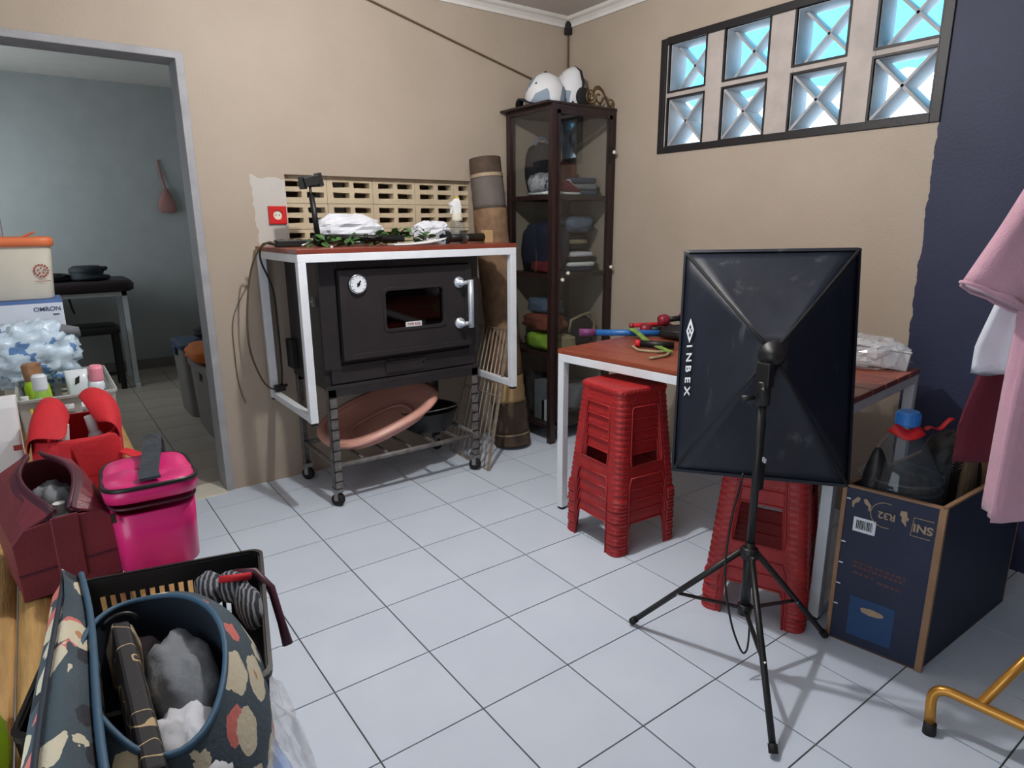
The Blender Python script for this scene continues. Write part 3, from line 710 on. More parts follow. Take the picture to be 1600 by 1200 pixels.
# top shelf
t = thing('black_backpack', 'black rounded bag on the top cabinet shelf behind glass', 'bag', (1.975, .345, S1))
lump((0, 0, .15), (.10, .09, .15), 3, .1, 2, 2.6, flat=.95).build('body', 'cloth_black', t, smooth=True)
MB().tube(arc((-.02, -.02, .28), .045, 0, 180, 8), .008, 6).build('handle', 'cloth_blue', t, smooth=True)
lump((-.03, -.07, .09), (.07, .035, .07), 5, .1, 2, 3, flat=.9).build('pocket', 'cloth_black', t, smooth=True)
shoe('canvas_shoe', (1.868, .22, S1), R(82), 'cloth_navy', 'white', 'navy canvas shoe in clear plastic on the top cabinet shelf', .22)
tag(lump((1.87, .21, S1 + .062), (.05, .11, .06), 8, .2, 3, 2.6, flat=.95).build('plastic_wrap', 'film', smooth=True, at=(1.875, .22, S1)), 'crumpled clear plastic wrapped round the navy canvas shoe', 'plastic')
shoe('sports_shoe', (2.0, .15, S1 + .0), R(8), 'cloth_red', 'white', 'red and white sports shoe on the top cabinet shelf', .2)
folded('folded_jeans', (2.14, .22, S1), .105, .10, 3, .034, ['denim', 'cloth_grey', 'denim'], 'folded blue jeans on the top cabinet shelf by the latch', 21, R(-12))
cloth('brown_pouch', (2.13, .33, S1 + .10), (.07, .06, .10), 'cloth_rust', 'brown cloth pouch behind the folded jeans in the cabinet', 'bag', 4)
# second shelf
cloth('navy_jacket', (1.935, .27, S2 + .14), (.085, .16, .14), 'cloth_navy', 'large navy jacket bundled on the second cabinet shelf', 'clothes', 11, .16)
cloth('red_garment', (1.885, .2, S2 + .035), (.05, .10, .035), 'cloth_red', 'small dark red garment under the bundled navy jacket', 'clothes', 12)
folded('folded_clothes', (2.12, .22, S2), .115, .11, 4, .028, ['cloth_navy', 'white', 'cloth_black', 'cloth_white'], 'folded navy and white clothes on the second cabinet shelf', 30, R(-6))
folded('folded_trousers', (2.13, .30, S2 + .125), .10, .10, 3, .03, ['cloth_black', 'cloth_tan', 'cloth_black'], 'dark folded trousers stacked behind the navy and white clothes', 34)
cloth('grey_sweater', (2.115, .24, S2 + .27), (.115, .11, .05), 'cloth_blue', 'pale grey-blue sweater on top of the second shelf pile', 'clothes', 15, .2)
# third shelf
cloth('brown_garment', (1.93, .27, S3 + .16), (.085, .14, .05), 'cloth_rust', 'rust brown garment on the third cabinet shelf', 'clothes', 16, .25)
cloth('lime_garment', (1.90, .23, S3 + .05), (.06, .12, .05), 'cloth_green', 'bright lime green garment on the third cabinet shelf', 'clothes', 17, .2)
cloth('blue_grey_shirt', (1.95, .28, S3 + .25), (.07, .12, .05), 'cloth_blue', 'blue-grey shirt lying over the rust brown garment', 'clothes', 18, .25)
t = thing('shoulder_bag', 'dark shoulder bag with a tan strap on the third shelf', 'bag', (2.13, .2, S3))
lump((0, 0, .09), (.11, .06, .09), 19, .07, 2, 3.4, flat=.95).build('body', 'cloth_black', t, smooth=True)
MB().tube([(-.10, -.05, .10), (-.09, -.055, .17), (0, -.055, .195), (.06, -.055, .205), (.10, -.055, .15), (.095, -.055, .08), (.06, -.06, .06)], .009, 8).build('strap', 'cloth_tan', t, smooth=True)
cloth('tan_scarf', (1.985, .13, S3 + .045), (.05, .05, .045), 'cloth_tan', 'tan scarf beside the dark shoulder bag in cabinet', 'clothes', 22, .25)
# bottom shelf
for k, (dx, dy, h_, mm, lab) in enumerate(((.06, .12, .13, 'white', 'white carton low on the bottom cabinet shelf'), (.065, .19, .24, 'cloth_grey', 'tall grey carton behind the white one in cabinet'))):
    MBX = MB().box(1.86, 1.86 + .10, .10 + dy - .12, .10 + dy - .02, S4, S4 + h_); o = MBX.build('carton', mm, bevel=.003, at=(1.91, .10 + dy - .07, S4)); tag(o, lab, 'box')
cloth('black_bundle', (1.94, .34, S4 + .13), (.09, .09, .13), 'cloth_black', 'black cloth bundle at the back of the bottom shelf', 'clothes', 24)
cloth('shoe_bag', (2.13, .24, S4 + .10), (.1, .12, .10), 'cloth_grey', 'grey cloth bag on the bottom cabinet shelf behind door', 'bag', 25, .2)
# on top of the cabinet: two caps and a scrolled iron bracket
def cap(loc, rz, label, h=.14, tilt=0):
    t = thing('cap', label, 'cap', loc, rz); t.scale = (1.2, 1.2, 1.2); Mx = Matrix.Rotation(tilt, 4, 'X')
    MB().lathe([(.094, 0), (.098, .03), (.09, h * .55), (.06, h * .85), (.02, h * .98), (.0, h)], 24, (0, 0, .004), Mx).build('crown', 'cap_cloth', t, smooth=True)
    pts = lambda z, r: [Vector((r * math.cos(R(a)), .075 + (r * .8) * math.sin(R(a)) * 1.0, z - .03 * abs(math.cos(R(a))))) for a in range(0, 181, 15)]
    MB().loft([[p + Vector((0, -.0, .0)) for p in q] for q in zip(*[pts(.028, .088), pts(.03, .045), pts(.036, .045), pts(.034, .088)])], caps=True).build('brim', 'cloth_black', t, smooth=True)
    MB().lathe([(.0, .0), (.008, 0), (.007, .006), (.0, .008)], 10, Mx @ Vector((0, 0, h)) + Vector((0, 0, .003)), Mx).build('button', 'cloth_black', t, smooth=True)
    return t
ZT = 1.897
cap((1.945, .28, ZT), R(82), 'white patterned cap with black brim hanging over cabinet edge', .15)
t = thing('cap', 'white pointed cap with dark seam beside the iron scroll', 'cap', (2.11, .27, ZT)); t.scale = (1.15, 1.15, 1.15)
MB().loft([[Vector((rx * math.cos(2 * math.pi * j / 24) + ox, ry * math.sin(2 * math.pi * j / 24), z)) for j in range(24)] for rx, ry, z, ox in ((.085, .09, .003, 0), (.09, .095, .05, 0), (.072, .08, .12, .005), (.045, .06, .175, .01), (.01, .03, .2, .012))]).build('crown', 'cap_cloth', t, smooth=True)
MB().tube([(-.03, -.098, .004), (.0, -.096, .06), (.02, -.082, .12), (.02, -.06, .175), (.018, -.02, .2)], .007, 6).build('seam', 'cloth_black', t, smooth=True)
MB().lathe([(.025, 0), (.04, .003), (.045, .012), (.04, .021), (.025, .024)], 20, (-.02, -.115, .045), Matrix.Rotation(R(90), 4, 'X')).build('strap_ring', 'cloth_black', t, smooth=True)
t = thing('scroll_bracket', 'bronze wrought-iron scroll ornament on top of the cabinet', 'ornament', (2.16, .075, ZT))
def spiral(c, r0, r1, a0, a1, n=26): return [Vector((c[0] + (r0 + (r1 - r0) * i / n) * math.cos(R(a0 + (a1 - a0) * i / n)), 0, c[1] + (r0 + (r1 - r0) * i / n) * math.sin(R(a0 + (a1 - a0) * i / n)))) for i in range(n + 1)]
MB().tube(spiral((-.06, .05), .012, .042, 90, 90 + 620), .005, 6).build('scroll', 'bronze', t, smooth=True)
MB().tube(spiral((.0, .05), .012, .05, 60, 60 + 480), .005, 6).build('scroll', 'bronze', t, smooth=True)
MB().tube([(-.05, 0, .075), (-.03, 0, .1), (.0, 0, .105), (.03, 0, .085), (.06, 0, .03), (.075, 0, .012), (.09, 0, .01)] + [Vector((.09, 0, .028)) + Vector((.018 * math.cos(R(a)), 0, .018 * math.sin(R(a)))) for a in range(-80, 200, 25)], .005, 6).build('scroll', 'bronze', t, smooth=True)
# ================================================================== stacked red stools
HS = .475
def stool_proto():
    t = thing('plastic_stool', 'x', 'stool', (0, 0, 0))
    hb, ht, rc = .161, .122, .034                         # half width at foot, at seat; corner radius
    half = lambda z: hb + (ht - hb) * z / HS
    zt = HS - .012
    # four ribbed corner legs
    for q in range(4):
        rings = []; nz = 84
        for i in range(nz + 1):
            z = zt * i / nz; h = half(z) + .0013 * (1 if (i % 4) < 2 else -.3) * (1 if z > .05 else .3)
            if z < .045: h = half(z) + .004 * (1 - abs(((z / .015) % 1) - .5) * 2) + .002
            pts = []
            for k in range(-3, 10):
                if k < 0: a, off = 0, k
                elif k > 6: a, off = 90, k - 6
                else: a, off = 90 * k / 6, 0
                x = h - rc + rc * math.cos(R(a)); y = h - rc + rc * math.sin(R(a))
                if off < 0: y += off * .006
                if off > 0: x -= off * .006
                pts.append(Vector((x, y, z)))
            inner = [Vector((p.x - .005, p.y - .005, p.z)) for p in pts[::-1]]
            rings.append(pts + inner)
        MB().loft(rings).xf(Matrix.Rotation(R(90 * q), 4, 'Z')).build('leg', 'red_plastic', t, smooth=False)
    # four side panels: window and arch cut through
    for q in range(4):
        def fn(u, v, d): h = half(v) - .001; return Vector((h - d, u * h, v))
        e = .80
        arch = [(-e, 0.0)]
        outer = [(-e, zt), (-e, .0), (-.62, .0), (-.60, .095), (-.54, .123), (.54, .123), (.60, .095), (.62, .0), (e, .0), (e, zt)]
        win_ = [(u_ * 1.0, v_) for u_, v_ in [(a, b) for a, b in rrect(1.14, .23, .045, 5, 0, .285)]]
        win_ = [(u * (1 if v < .3 else .94), v) for u, v in win_]
        mb = MB().plate(outer, [win_], fn, .0035)
        mb.xf(Matrix.Rotation(R(90 * q), 4, 'Z')).build('side_panel', 'red_plastic', t, smooth=False)
        # moulded lips round window and arch
        Mr = Matrix.Rotation(R(90 * q), 4, 'Z')
        m = MB().tube([fn(u, v, -.001) for u, v in win_], .0036, 5, closed=True)
        m.tube([fn(u, v, -.001) for u, v in outer[2:8]], .0036, 5)
        m.xf(Mr).build('panel_lip', 'red_plastic', t, smooth=True)
    # seat: rounded slab with a scalloped rim
    def sq(h, z, n=9, sc=0):
        pts = []
        base = rrect(2 * h, 2 * h, rc, 6)
        out = []
        for i, p in enumerate(base):
            q_ = base[(i + 1) % len(base)]; k = 18 if i % 7 == 6 else 1
            for j in range(k): out.append((p[0] + (q_[0] - p[0]) * j / k, p[1] + (q_[1] - p[1]) * j / k))
        return [Vector((x * (1 + sc * (i % 2)), y * (1 + sc * (i % 2)), z)) for i, (x, y) in enumerate(out)]
    H = half(zt)
    MB().loft([sq(H - .004, zt - .012), sq(H + .003, zt - .012, sc=.012), sq(H + .004, zt - .002, sc=.012), sq(H + .002, zt + .006), sq(H - .006, HS - .001), sq(H - .016, HS), sq(H - .02, HS - .002)]).build('seat', 'red_plastic', t)
    return t
proto = stool_proto(); PITCH = .047
ordn = ['bottom', 'second from bottom', 'middle', 'second from top', 'topmost']
first = True
for k in range(5):
    lab = f'red plastic stool, {ordn[k]} of the five-stool stack by the white table leg'
    random.seed(k); loc = (1.330 + random.uniform(-.0005, .0005), -.988, k * PITCH); rz = R(-4)
    if first: proto.location = loc; proto.rotation_euler = (0, 0, rz); proto['label'] = lab; proto['group'] = 'red stools in two stacks'; first = False
    else: dup(proto, loc, rz, lab)
for k, w_ in enumerate(('bottom', 'middle', 'topmost')):
    dup(proto, (1.372, -1.628, k * PITCH), R(22.5), f'red plastic stool, {w_} of the three-stool stack behind the tripod')

# ================================================================== studio softbox on its tripod
PC = Vector((1.002, -1.807, 0))
sbc = Vector((1.2875, -1.617, .843)); sbn = Vector((-.7948, -.5389, .2789)).normalized()
sbx = Vector((.566, -.824, .0208)).normalized(); sby = sbn.cross(sbx).normalized()
t = thing('softbox_light', 'black rectangular photo softbox on a folding tripod stand', 'softbox', PC)
SBW, SBH = .255, .355
P = lambda u, v, d: sbc + sbx * u + sby * v + sbn * d
apex = P(.012, -.0, .335)
cor = [(-SBW, SBH), (SBW, SBH), (SBW, -SBH), (-SBW, -SBH)]
def panel(a, b, name, m, sag):
    n = 10; vs = []; fs = []
    A, B = P(*a, 0), P(*b, 0); ctr = (A + B) / 2
    tip = .045
    for i in range(n + 1):
        f = i / n * (1 - .09)
        for j in range(n + 1):
            p = A.lerp(B, j / n).lerp(apex, f)
            s_ = sag * math.sin(math.pi * i / n) * math.sin(math.pi * j / n)
            w_ = .004 * noise.noise(p * 14) * math.sin(math.pi * i / n) * math.sin(math.pi * j / n)
            vs.append(p - sbn * s_ + (ctr - sbc).normalized() * w_ * 2)
    for i in range(n):
        for j in range(n): a_ = i * (n + 1) + j; fs.append((a_, a_ + 1, a_ + n + 2, a_ + n + 1))
    o = MB().add(vs, fs).build(name, m, t, smooth=True, world=True)
    so = o.modifiers.new('solid', 'SOLIDIFY'); so.thickness = .0025; return o
for i in range(4):
    o = panel(cor[i], cor[(i + 1) % 4], 'fabric_panel', 'sb_fabric', .012)
    if i == 3: side = o
# seam ribs, rim skirt, front diffuser
for c in cor: MB().tube([P(*c, 0).lerp(apex, f) + sbn * (-.006 * math.sin(math.pi * f)) for f in (0, .25, .5, .75, .92)], [.006, .0055, .005, .005, .006], 6).build('seam_rib', 'black_matte', t, smooth=True, world=True)
m = MB()
def rimring(d, g): return [P(u * g, v * g, d) for u, v in rrect(2 * SBW, 2 * SBH, .012, 3)]
m.loft([rimring(.012, .985), rimring(.008, 1.012), rimring(-.012, 1.014), rimring(-.018, 1.0), rimring(-.018, .97), rimring(.0, .975)], closed=True)
m.build('rim_skirt', 'sb_fabric', t, world=True, smooth=False)
MB().hexa([P(-SBW * .98, -SBH * .98, -.016), P(SBW * .98, -SBH * .98, -.016), P(SBW * .98, SBH * .98, -.016), P(-SBW * .98, SBH * .98, -.016), P(-SBW * .98, -SBH * .98, -.013), P(SBW * .98, -SBH * .98, -.013), P(SBW * .98, SBH * .98, -.013), P(-SBW * .98, SBH * .98, -.013)]).build('diffuser', 'cloth_white', t, world=True)
# print on the left panel: lozenge mark and the name running downwards
def leftpt(u, v, d=0):          # point on the left panel plane at rim coordinates
    A, B = P(-SBW, SBH, 0), P(-SBW, -SBH, 0); mid = A.lerp(B, v); return mid.lerp(apex, u)
dn = (P(-SBW, -SBH, 0) - P(-SBW, SBH, 0)).normalized(); inn = (apex - P(-SBW, 0, 0)).normalized(); nrm = inn.cross(dn).normalized()
if nrm.dot(sbn) < 0: nrm = -nrm
base = lambda v: leftpt(.135, v) + nrm * -.001
fm = lambda v, k=0: frame_mat(leftpt(.135 + k, v) + nrm * .0035, dn, -inn if dn.cross(-inn).dot(nrm) > 0 else inn)
for ch, v in zip('INBEX', (.432, .490, .548, .606, .664)):
    text(ch, .039, 'white_print', side, fm(v), ext=.0008, bold=.0008)
F = fm(.352)
MB().plate([(-.039, 0), (0, -.02), (.039, 0), (0, .02)], [[(-.022, 0), (-.011, .006), (0, 0), (-.011, -.006)], [(.003, .0), (.014, .006), (.024, 0), (.014, -.006)], [(-.008, .008), (0, .0125), (.008, .008), (0, .0035)], [(-.008, -.008), (0, -.0035), (.008, -.008), (0, -.0125)]], lambda u, v, d: F @ Vector((u, v, d)), .0008).build('logo', 'white_print', side, world=True)
# socket head, clamp, pole
hd = Vector((PC.x, PC.y, .925))
Mh = sbn.to_track_quat('Z', 'Y').to_matrix().to_4x4()
MB().lathe([(.0, -.016), (.034, -.016), (.036, -.03), (.03, .0), (.034, .012), (.03, .03), (.0, .034)], 20, apex - sbn * .01, Mh).build('lamp_socket', 'black', t, world=True, smooth=True)
MB().tube([apex + sbn * .005, hd + Vector((0, 0, -.03))], .013, 10).box(hd.x - .014, hd.x + .014, hd.y - .02, hd.y + .02, .85, .915).build('tilt_bracket', 'black', t, world=True, bevel=.003)
MB().tube([(hd.x - .03, hd.y - .02, .845), (hd.x + .03, hd.y + .02, .845)], .008, 8).lathe([(.016, .80), (.018, .805), (.018, .86), (.016, .865)], 16, (hd.x, hd.y, 0)).build('clamp', 'black', t, world=True, smooth=True)
kb = MB().tube([(hd.x - .02, hd.y + .012, .822), (hd.x - .05, hd.y + .03, .818)], [.006, .011], 8).build('clamp_knob', 'black', t, world=True, smooth=True)
MB().tube([(hd.x, hd.y, .38), (hd.x, hd.y, .81)], .0105, 12).build('upper_pole', 'black', t, world=True, smooth=True)
MB().tube([(hd.x, hd.y, .175), (hd.x, hd.y, .40)], .0135, 12).build('lower_pole', 'black', t, world=True, smooth=True)
MB().lathe([(.016, 0), (.024, .002), (.024, .03), (.016, .034)], 14, (hd.x, hd.y, .352)).build('leg_collar', 'black', t, world=True, smooth=True)
MB().lathe([(.014, 0), (.02, .002), (.02, .03), (.014, .032)], 14, (hd.x, hd.y, .175)).build('brace_collar', 'black', t, world=True, smooth=True)
for fx, fy in ((.898, -1.475), (.779, -2.059), (1.33, -1.886)):
    d = (Vector((fx, fy, 0)) - PC).normalized(); top = PC + d * .022 + Vector((0, 0, .368)); ft = Vector((fx, fy, .012))
    lg = MB().tube([top, ft], .0088, 10).build('leg', 'black', t, world=True, smooth=True)
    MB().tube([ft + (top - ft).normalized() * .02, ft + (ft - top).normalized() * .002], .0115, 10).build('rubber_foot', 'rubber', lg, world=True, smooth=True)
    mid = top.lerp(ft, .56)
    MB().bar(PC + d * .018 + Vector((0, 0, .19)), mid, .012, .005).build('brace', 'black', t, world=True)
    for p_ in (mid, top): MB().lathe([(.0, .0), (.004, 0), (.004, .003)], 8, p_ + Vector((-.006, -.008, 0)), Matrix.Rotation(R(90), 4, 'X')).build('rivet', 'chrome', lg, world=True)
# power cable with inline switch
tag(MB().tube([apex + Vector((.02, -.01, -.016)), (1.03, -1.79, .80), (1.034, -1.80, .74), (1.03, -1.80, .69), (1.036, -1.805, .62)], .003, 6).tube([(1.03, -1.797, .555), (1.028, -1.80, .40), (1.02, -1.815, .3)], .003, 6).build('lamp_cable', 'black', None, smooth=True, at=(1.03, -1.8, .3)), 'thin black cable hanging down the softbox pole', 'cable')
ic = thing('inline_switch', 'black inline switch box hanging on the softbox cable', 'switch', (1.03, -1.80, .55))
MB().box(-.011, .011, -.009, .009, 0, .075).build('case', 'black', ic, bevel=.003)
MB().box(-.008, -.0015, -.011, -.008, .086, .098).box(.0015, .008, -.011, -.008, .08, .092).build('cable_tag', 'white_print', ic)
lp = [(.99, -1.775, .60), (.965, -1.765, .45), (.95, -1.77, .3), (.95, -1.80, .17), (.965, -1.83, .085), (.985, -1.835, .075), (1.0, -1.83, .11), (1.002, -1.825, .18)]
tag(MB().cable(lp, .003, 6).build('looped_cable', 'black', smooth=True, at=(.97, -1.82, .07)), 'black cable loop dangling between the tripod legs', 'cable')

# ================================================================== open carton with the water bottle
t = thing('carton', 'large dark blue open carton with brown edges and printed marks', 'box', (1.65, -2.0, 0))
a0, a1 = Vector((1.352, -1.884, 0)), Vector((1.397, -2.130, 0)); sd = Vector((.998, -.02, 0)).normalized(); DL = .62
a2, a3 = a1 + sd * DL, a0 + sd * DL; H = .511; up = Vector((0, 0, 1))
def wallq(p, q, name, m, th=.006):
    n = (q - p).cross(up).normalized() * th
    return MB().hexa([p, q, q - n, p - n, p + up * H, q + up * H, q - n + up * H, p - n + up * H]).build(name, m, t, world=True)
fw = wallq(a0, a1, 'front_wall', 'carton_blue'); sw = wallq(a1, a2, 'side_wall', 'carton_blue'); wallq(a2, a3, 'back_wall', 'carton_brown'); wallq(a3, a0, 'side_wall', 'carton_blue')
MB().hexa([a0, a1, a2, a3, a0 + up * .005, a1 + up * .005, a2 + up * .005, a3 + up * .005]).build('bottom', 'carton_brown', t, world=True)
# brown raw edges
m = MB()
for p, q in ((a0, a1), (a1, a2), (a2, a3), (a3, a0)): m.bar(p + up * (H + .001), q + up * (H + .001), .012, .006)
m.bar(a1 + up * .002, a1 + up * H, .018, .012, up=(1, 0, 0)).bar(a0 + up * .002, a0 + up * H, .012, .008, up=(1, 0, 0))
m.build('raw_edge', 'carton_brown', t, world=True)
fd = (a1 - a0).normalized(); FW = (a1 - a0).length
fo = fd.cross(up).normalized()
if fo.x > 0: fo = -fo
def fp(u, v, d=.0015): return a0 + fd * u + up * v + fo * d
ff = lambda u, v: frame_mat(fp(u, v), fd, up)
fi = lambda u, v: frame_mat(fp(u, v), -fd, -up)
def patch(u0, u1, v0, v1, name, m, d=.001): return MB().hexa([fp(u0, v0, -.001), fp(u1, v0, -.001), fp(u1, v0, d), fp(u0, v0, d), fp(u0, v1, -.001), fp(u1, v1, -.001), fp(u1, v1, d), fp(u0, v1, d)]).build(name, m, fw, world=True)
patch(.05, .172, .035, .165, 'teal_panel', 'carton_teal')
F2 = ff(.112, .13); MB().plate([(.032 * math.cos(R(a)) * (1 + .08 * math.sin(a)), .011 * math.sin(R(a)) * (1 + .1 * math.cos(a * 3))) for a in range(0, 360, 20)], [], lambda u, v, d: F2 @ Vector((u, v, d + .0006)), .0006).build('torn_hand_hole', 'carton_print', fw, world=True)
patch(.032, .092, .375, .42, 'barcode_label', 'white_print')
random.seed(5); x = .040
while x < .084:
    w_ = random.choice((.0012, .002, .003)); patch(x, x + w_, .384, .412, 'barcode_bar', 'black', .0014); x += w_ + random.choice((.001, .0016))
text('R32', .029, 'carton_print', fw, fi(.116, .447), bold=.0006)
MB().tube([fp(.112 + .038 * math.cos(R(a)), .447 + .038 * math.sin(R(a)), .001) for a in range(70, 291, 10)], .0014, 5).build('print_ring', 'carton_print', fw, world=True)
F3 = ff(.158, .452); MB().plate([(-.008, .022), (.007, .024), (.009, .008), (.014, .004), (.012, -.004), (.008, -.002), (.009, -.022), (-.004, -.008), (-.004, .004), (-.01, .01)], [], lambda u, v, d: F3 @ Vector((u, v, d)), .0008).build('print_flame', 'carton_print', fw, world=True)
text('SNI', .033, 'carton_print', fw, fi(.208, .436), bold=.0009)
MB().tube([fp(.232, .464, .001), fp(.184, .464, .001), fp(.180, .409, .001), fp(.228, .409, .001)], .0014, 5).build('print_frame', 'carton_print', fw, world=True)
for sx in (-1, 1):
    F4 = ff(.048, .468); MB().plate([(sx * .004, .012), (sx * .012, .016), (sx * .026, -.002), (sx * .024, -.02), (sx * .02, -.02), (sx * .018, -.006), (sx * .008, .0)], [], lambda u, v, d: F4 @ Vector((u, v, d)), .0008).build('print_wing', 'carton_print', fw, world=True)
for v0, u0, u1 in ((.27, .045, .185), (.256, .045, .185), (.236, .048, .105), (.228, .115, .18)):
    random.seed(int(v0 * 1000)); u = u0
    while u < u1: w_ = random.uniform(.006, .016); patch(u, min(u + w_, u1), v0 + (u - .1) * -.05, v0 + .008 + (u - .1) * -.05, 'faded_print', 'rust_print', .0006); u += w_ + .004
for v in (.12, .19, .26, .33, .47):
    patch(.006, .018, v, v + .004, 'staple', 'chrome', .0016)
# 19 litre water bottle
t = thing('water_bottle', 'large clear water bottle with blue cap standing in the blue carton', 'bottle', (1.505, -1.965, .14))
MB().lathe([(.0, .0), (.095, .0), (.108, .015), (.11, .05), (.106, .08), (.11, .11), (.106, .14), (.11, .17), (.11, .33), (.112, .36), (.108, .39), (.085, .44), (.06, .49), (.036, .52), (.028, .535), (.026, .55)], 36).build('body', 'bottle_pet', t, smooth=True)
for z in (.335, .365, .395): MB().lathe([(.1125, z - .004), (.1155, z), (.1125, z + .004)], 36, caps=False).build('ridge', 'bottle_pet', t, smooth=True)
MB().lathe([(.0, .590), (.028, .590), (.031, .585), (.032, .552), (.03, .548), (.0, .548)], 26).build('cap', 'blue_cap', t, smooth=False)
for k in range(20): a = R(18 * k); MB().bar((.0315 * math.cos(a), .0315 * math.sin(a), .553), (.0315 * math.cos(a), .0315 * math.sin(a), .583), .003, .003, up=(math.cos(a), math.sin(a), 0)).build('cap_rib', 'blue_cap', t)
MB().loft([[Vector((r * math.cos(R(a)), r * math.sin(R(a)), z + .006 * math.sin(R(a * 3)))) for a in range(0, 360, 15)] for r, z in ((.031, .548), (.05, .525), (.051, .521), (.03, .543))], closed=True).build('tape', 'red_tape', t, smooth=True)
MB().loft([[Vector((.05 + .07 * f, -.03 - .045 * f, .528 + .03 * f * f + .008 * math.sin(f * 9) + dz)) + Vector((0, dy, 0)) for dy, dz in ((-.006, 0), (.006, .002), (.006, .005), (-.006, .003))] for f in [i / 8 for i in range(9)]]).build('tape_end', 'red_tape', t, smooth=True)
# other things stuffed in the carton
tag(lump((1.425, -1.93, .40), (.045, .04, .23), 41, .07, 2, 2.0).build('dark_bundle', 'dark_bag', smooth=True, at=(1.44, -1.935, .15)), 'crumpled black plastic bundle beside the water bottle', 'bag')
tag(lump((1.80, -1.99, .40), (.10, .09, .22), 42, .09, 2, 2.3).build('dark_bag', 'dark_bag', smooth=True, at=(1.8, -1.99, .18)), 'dark bag stuffed behind the water bottle in carton', 'bag')
t = thing('paper_wrap', 'crumpled brown paper sticking up from the carton', 'paper', (1.72, -2.07, .35))
rings = []
for i in range(9):
    f = i / 8; wd = .07 * (1 - f * .7) + .01
    rings.append([Vector((wd * math.cos(2 * math.pi * j / 14) * (1 + .25 * noise.noise(Vector((j * .9, f * 4, 2)))), .03 * (1 - .5 * f) * math.sin(2 * math.pi * j / 14), .27 * f + .02 * noise.noise(Vector((j * .7, f * 3, 5))))) for j in range(14)])
MB().loft(rings).build('sheet', 'brown_paper', t, smooth=False)
t = thing('slotted_grille', 'small silver slotted grille standing in the carton', 'grille', (1.645, -2.06, .40))
MB().box(-.05, .05, -.004, .004, 0, .19).build('plate', 'dark_bag', t)
for k in range(4): MB().box(-.045, .03, -.008, -.003, .148 + k * .009, .152 + k * .009).build('slat', 'chrome', t)

# ================================================================== hanging clothes at the right edge
CAMP = Vector((-.50795, -2.75339, 1.27204)); CR = Vector((.80757, -.58973, -.00733)); CRH = Vector((.8076, -.5897, 0)).normalized(); CF = Vector((.57104, .78497, -.24028)); FH = Vector((.588, .809, 0)).normalized()
sc0 = Vector((1.318, -2.386, 0))              # shirt axis on the floor plane
sp = lambda a, b, z: sc0 + CRH * a + FH * b + Vector((0, 0, z))
def garment(name, label, cx, dep, wtop, wbot, z1, z0, m, dz, seed, thick=.05):
    t = thing(name, label, 'clothes', sp(cx, dep, z0)); rings = []; n = 36
    for i in range(25):
        f = i / 24; z = z1 + (z0 - z1) * f; hw = wtop + (wbot - wtop) * (min(1, f * 1.4) if wtop > .15 else min(1, f * 1.15))
        if f < .12: hw *= .35 + .65 * (f / .12)
        ring = []
        for j in range(n):
            a = 2 * math.pi * j / n
            fold = (.011 * math.sin(a * 7 + seed + f * 1.5) + .006 * math.sin(a * 15 + seed * 2 - f * 2)) * min(1, f * 2.5)
            ring.append(sp(cx + (hw + fold) * math.cos(a), dep + (thick + fold) * math.sin(a), z + .01 * math.sin(a * 3 + seed) * (f > .95)))
        rings.append(ring)
    MB().loft(rings).build('body', m, t, smooth=True, world=True)
    return t
def sleeve(t, m, p, q, r0, r1, seed, hem=True, flat=.55):
    p = Vector(p); q = Vector(q); d = (q - p).normalized(); b = FH; a = d.cross(b).normalized(); rings = []
    for i in range(15):
        f = i / 14; c = p.lerp(q, f); r = r0 + (r1 - r0) * f
        rings.append([c + a * (r * math.cos(2 * math.pi * j / 24)) + b * (r * flat * math.sin(2 * math.pi * j / 24) * (1 + .22 * math.sin(j * 1.3 + seed + f * 3) + .12 * math.sin(j * 3.1 + f * 5))) for j in range(24)])
    MB().loft(rings).build('sleeve', m, t, smooth=True, world=True)
    if hem: MB().tube([x + (x - q) * .02 for x in rings[-1]], .004, 6, closed=True).build('hem', m, t, smooth=True, world=True)
RAILZ = 1.92
g = garment('mauve_shirt', 'mauve short-sleeved shirt hanging in front of the navy wall', 0, 0, .165, .175, 1.62, .615, 'mauve', 0, .4)
sleeve(g, 'mauve', sp(-.045, 0, 1.50), sp(-.226, .0, 1.108), .07, .09, 1)
sleeve(g, 'mauve', sp(.035, 0, 1.50), sp(.208, .0, 1.118), .07, .088, 2)
MB().tube([sp(.05 * math.cos(R(a)), .04 * math.sin(R(a)), 1.615 + .012 * math.sin(R(a))) for a in range(0, 360, 20)], .011, 8, closed=True).build('collar', 'mauve', g, world=True, smooth=True)
MB().loft([[sp(x, -.058 - .006 * math.sin(z * 9), z) for x in (-.014, .014)] + [sp(x, -.050, z) for x in (.014, -.014)] for z in [1.55 - .09 * k for k in range(11)]]).build('placket', 'mauve', g, world=True, smooth=True)
for k in range(5): MB().lathe([(.0, .002), (.006, .002), (.006, 0)], 12, sp(0, -.062, 1.48 - .15 * k), (-FH).to_track_quat('Z', 'Y').to_matrix().to_4x4()).build('button', 'white', g, world=True)
MB().tube([sp(-.09, 0, 1.585), sp(0, 0, 1.635), sp(.09, 0, 1.585)], .006, 8).tube([sp(0, 0, 1.64), sp(0, 0, RAILZ - .03), sp(.0, .02, RAILZ + .018), sp(0, .035, RAILZ)], .003, 6).build('hanger', 'white', g, world=True, smooth=True)
g = garment('maroon_shirt', 'maroon garment hanging behind the mauve shirt', .065, .16, .07, .215, 1.45, .69, 'maroon', 0, 2.2, .035)
MB().tube([sp(.065, .16, 1.44), sp(.065, .16, RAILZ - .03), sp(.065, .18, RAILZ + .018), sp(.065, .195, RAILZ)], .003, 6).build('hanger', 'white', g, world=True, smooth=True)
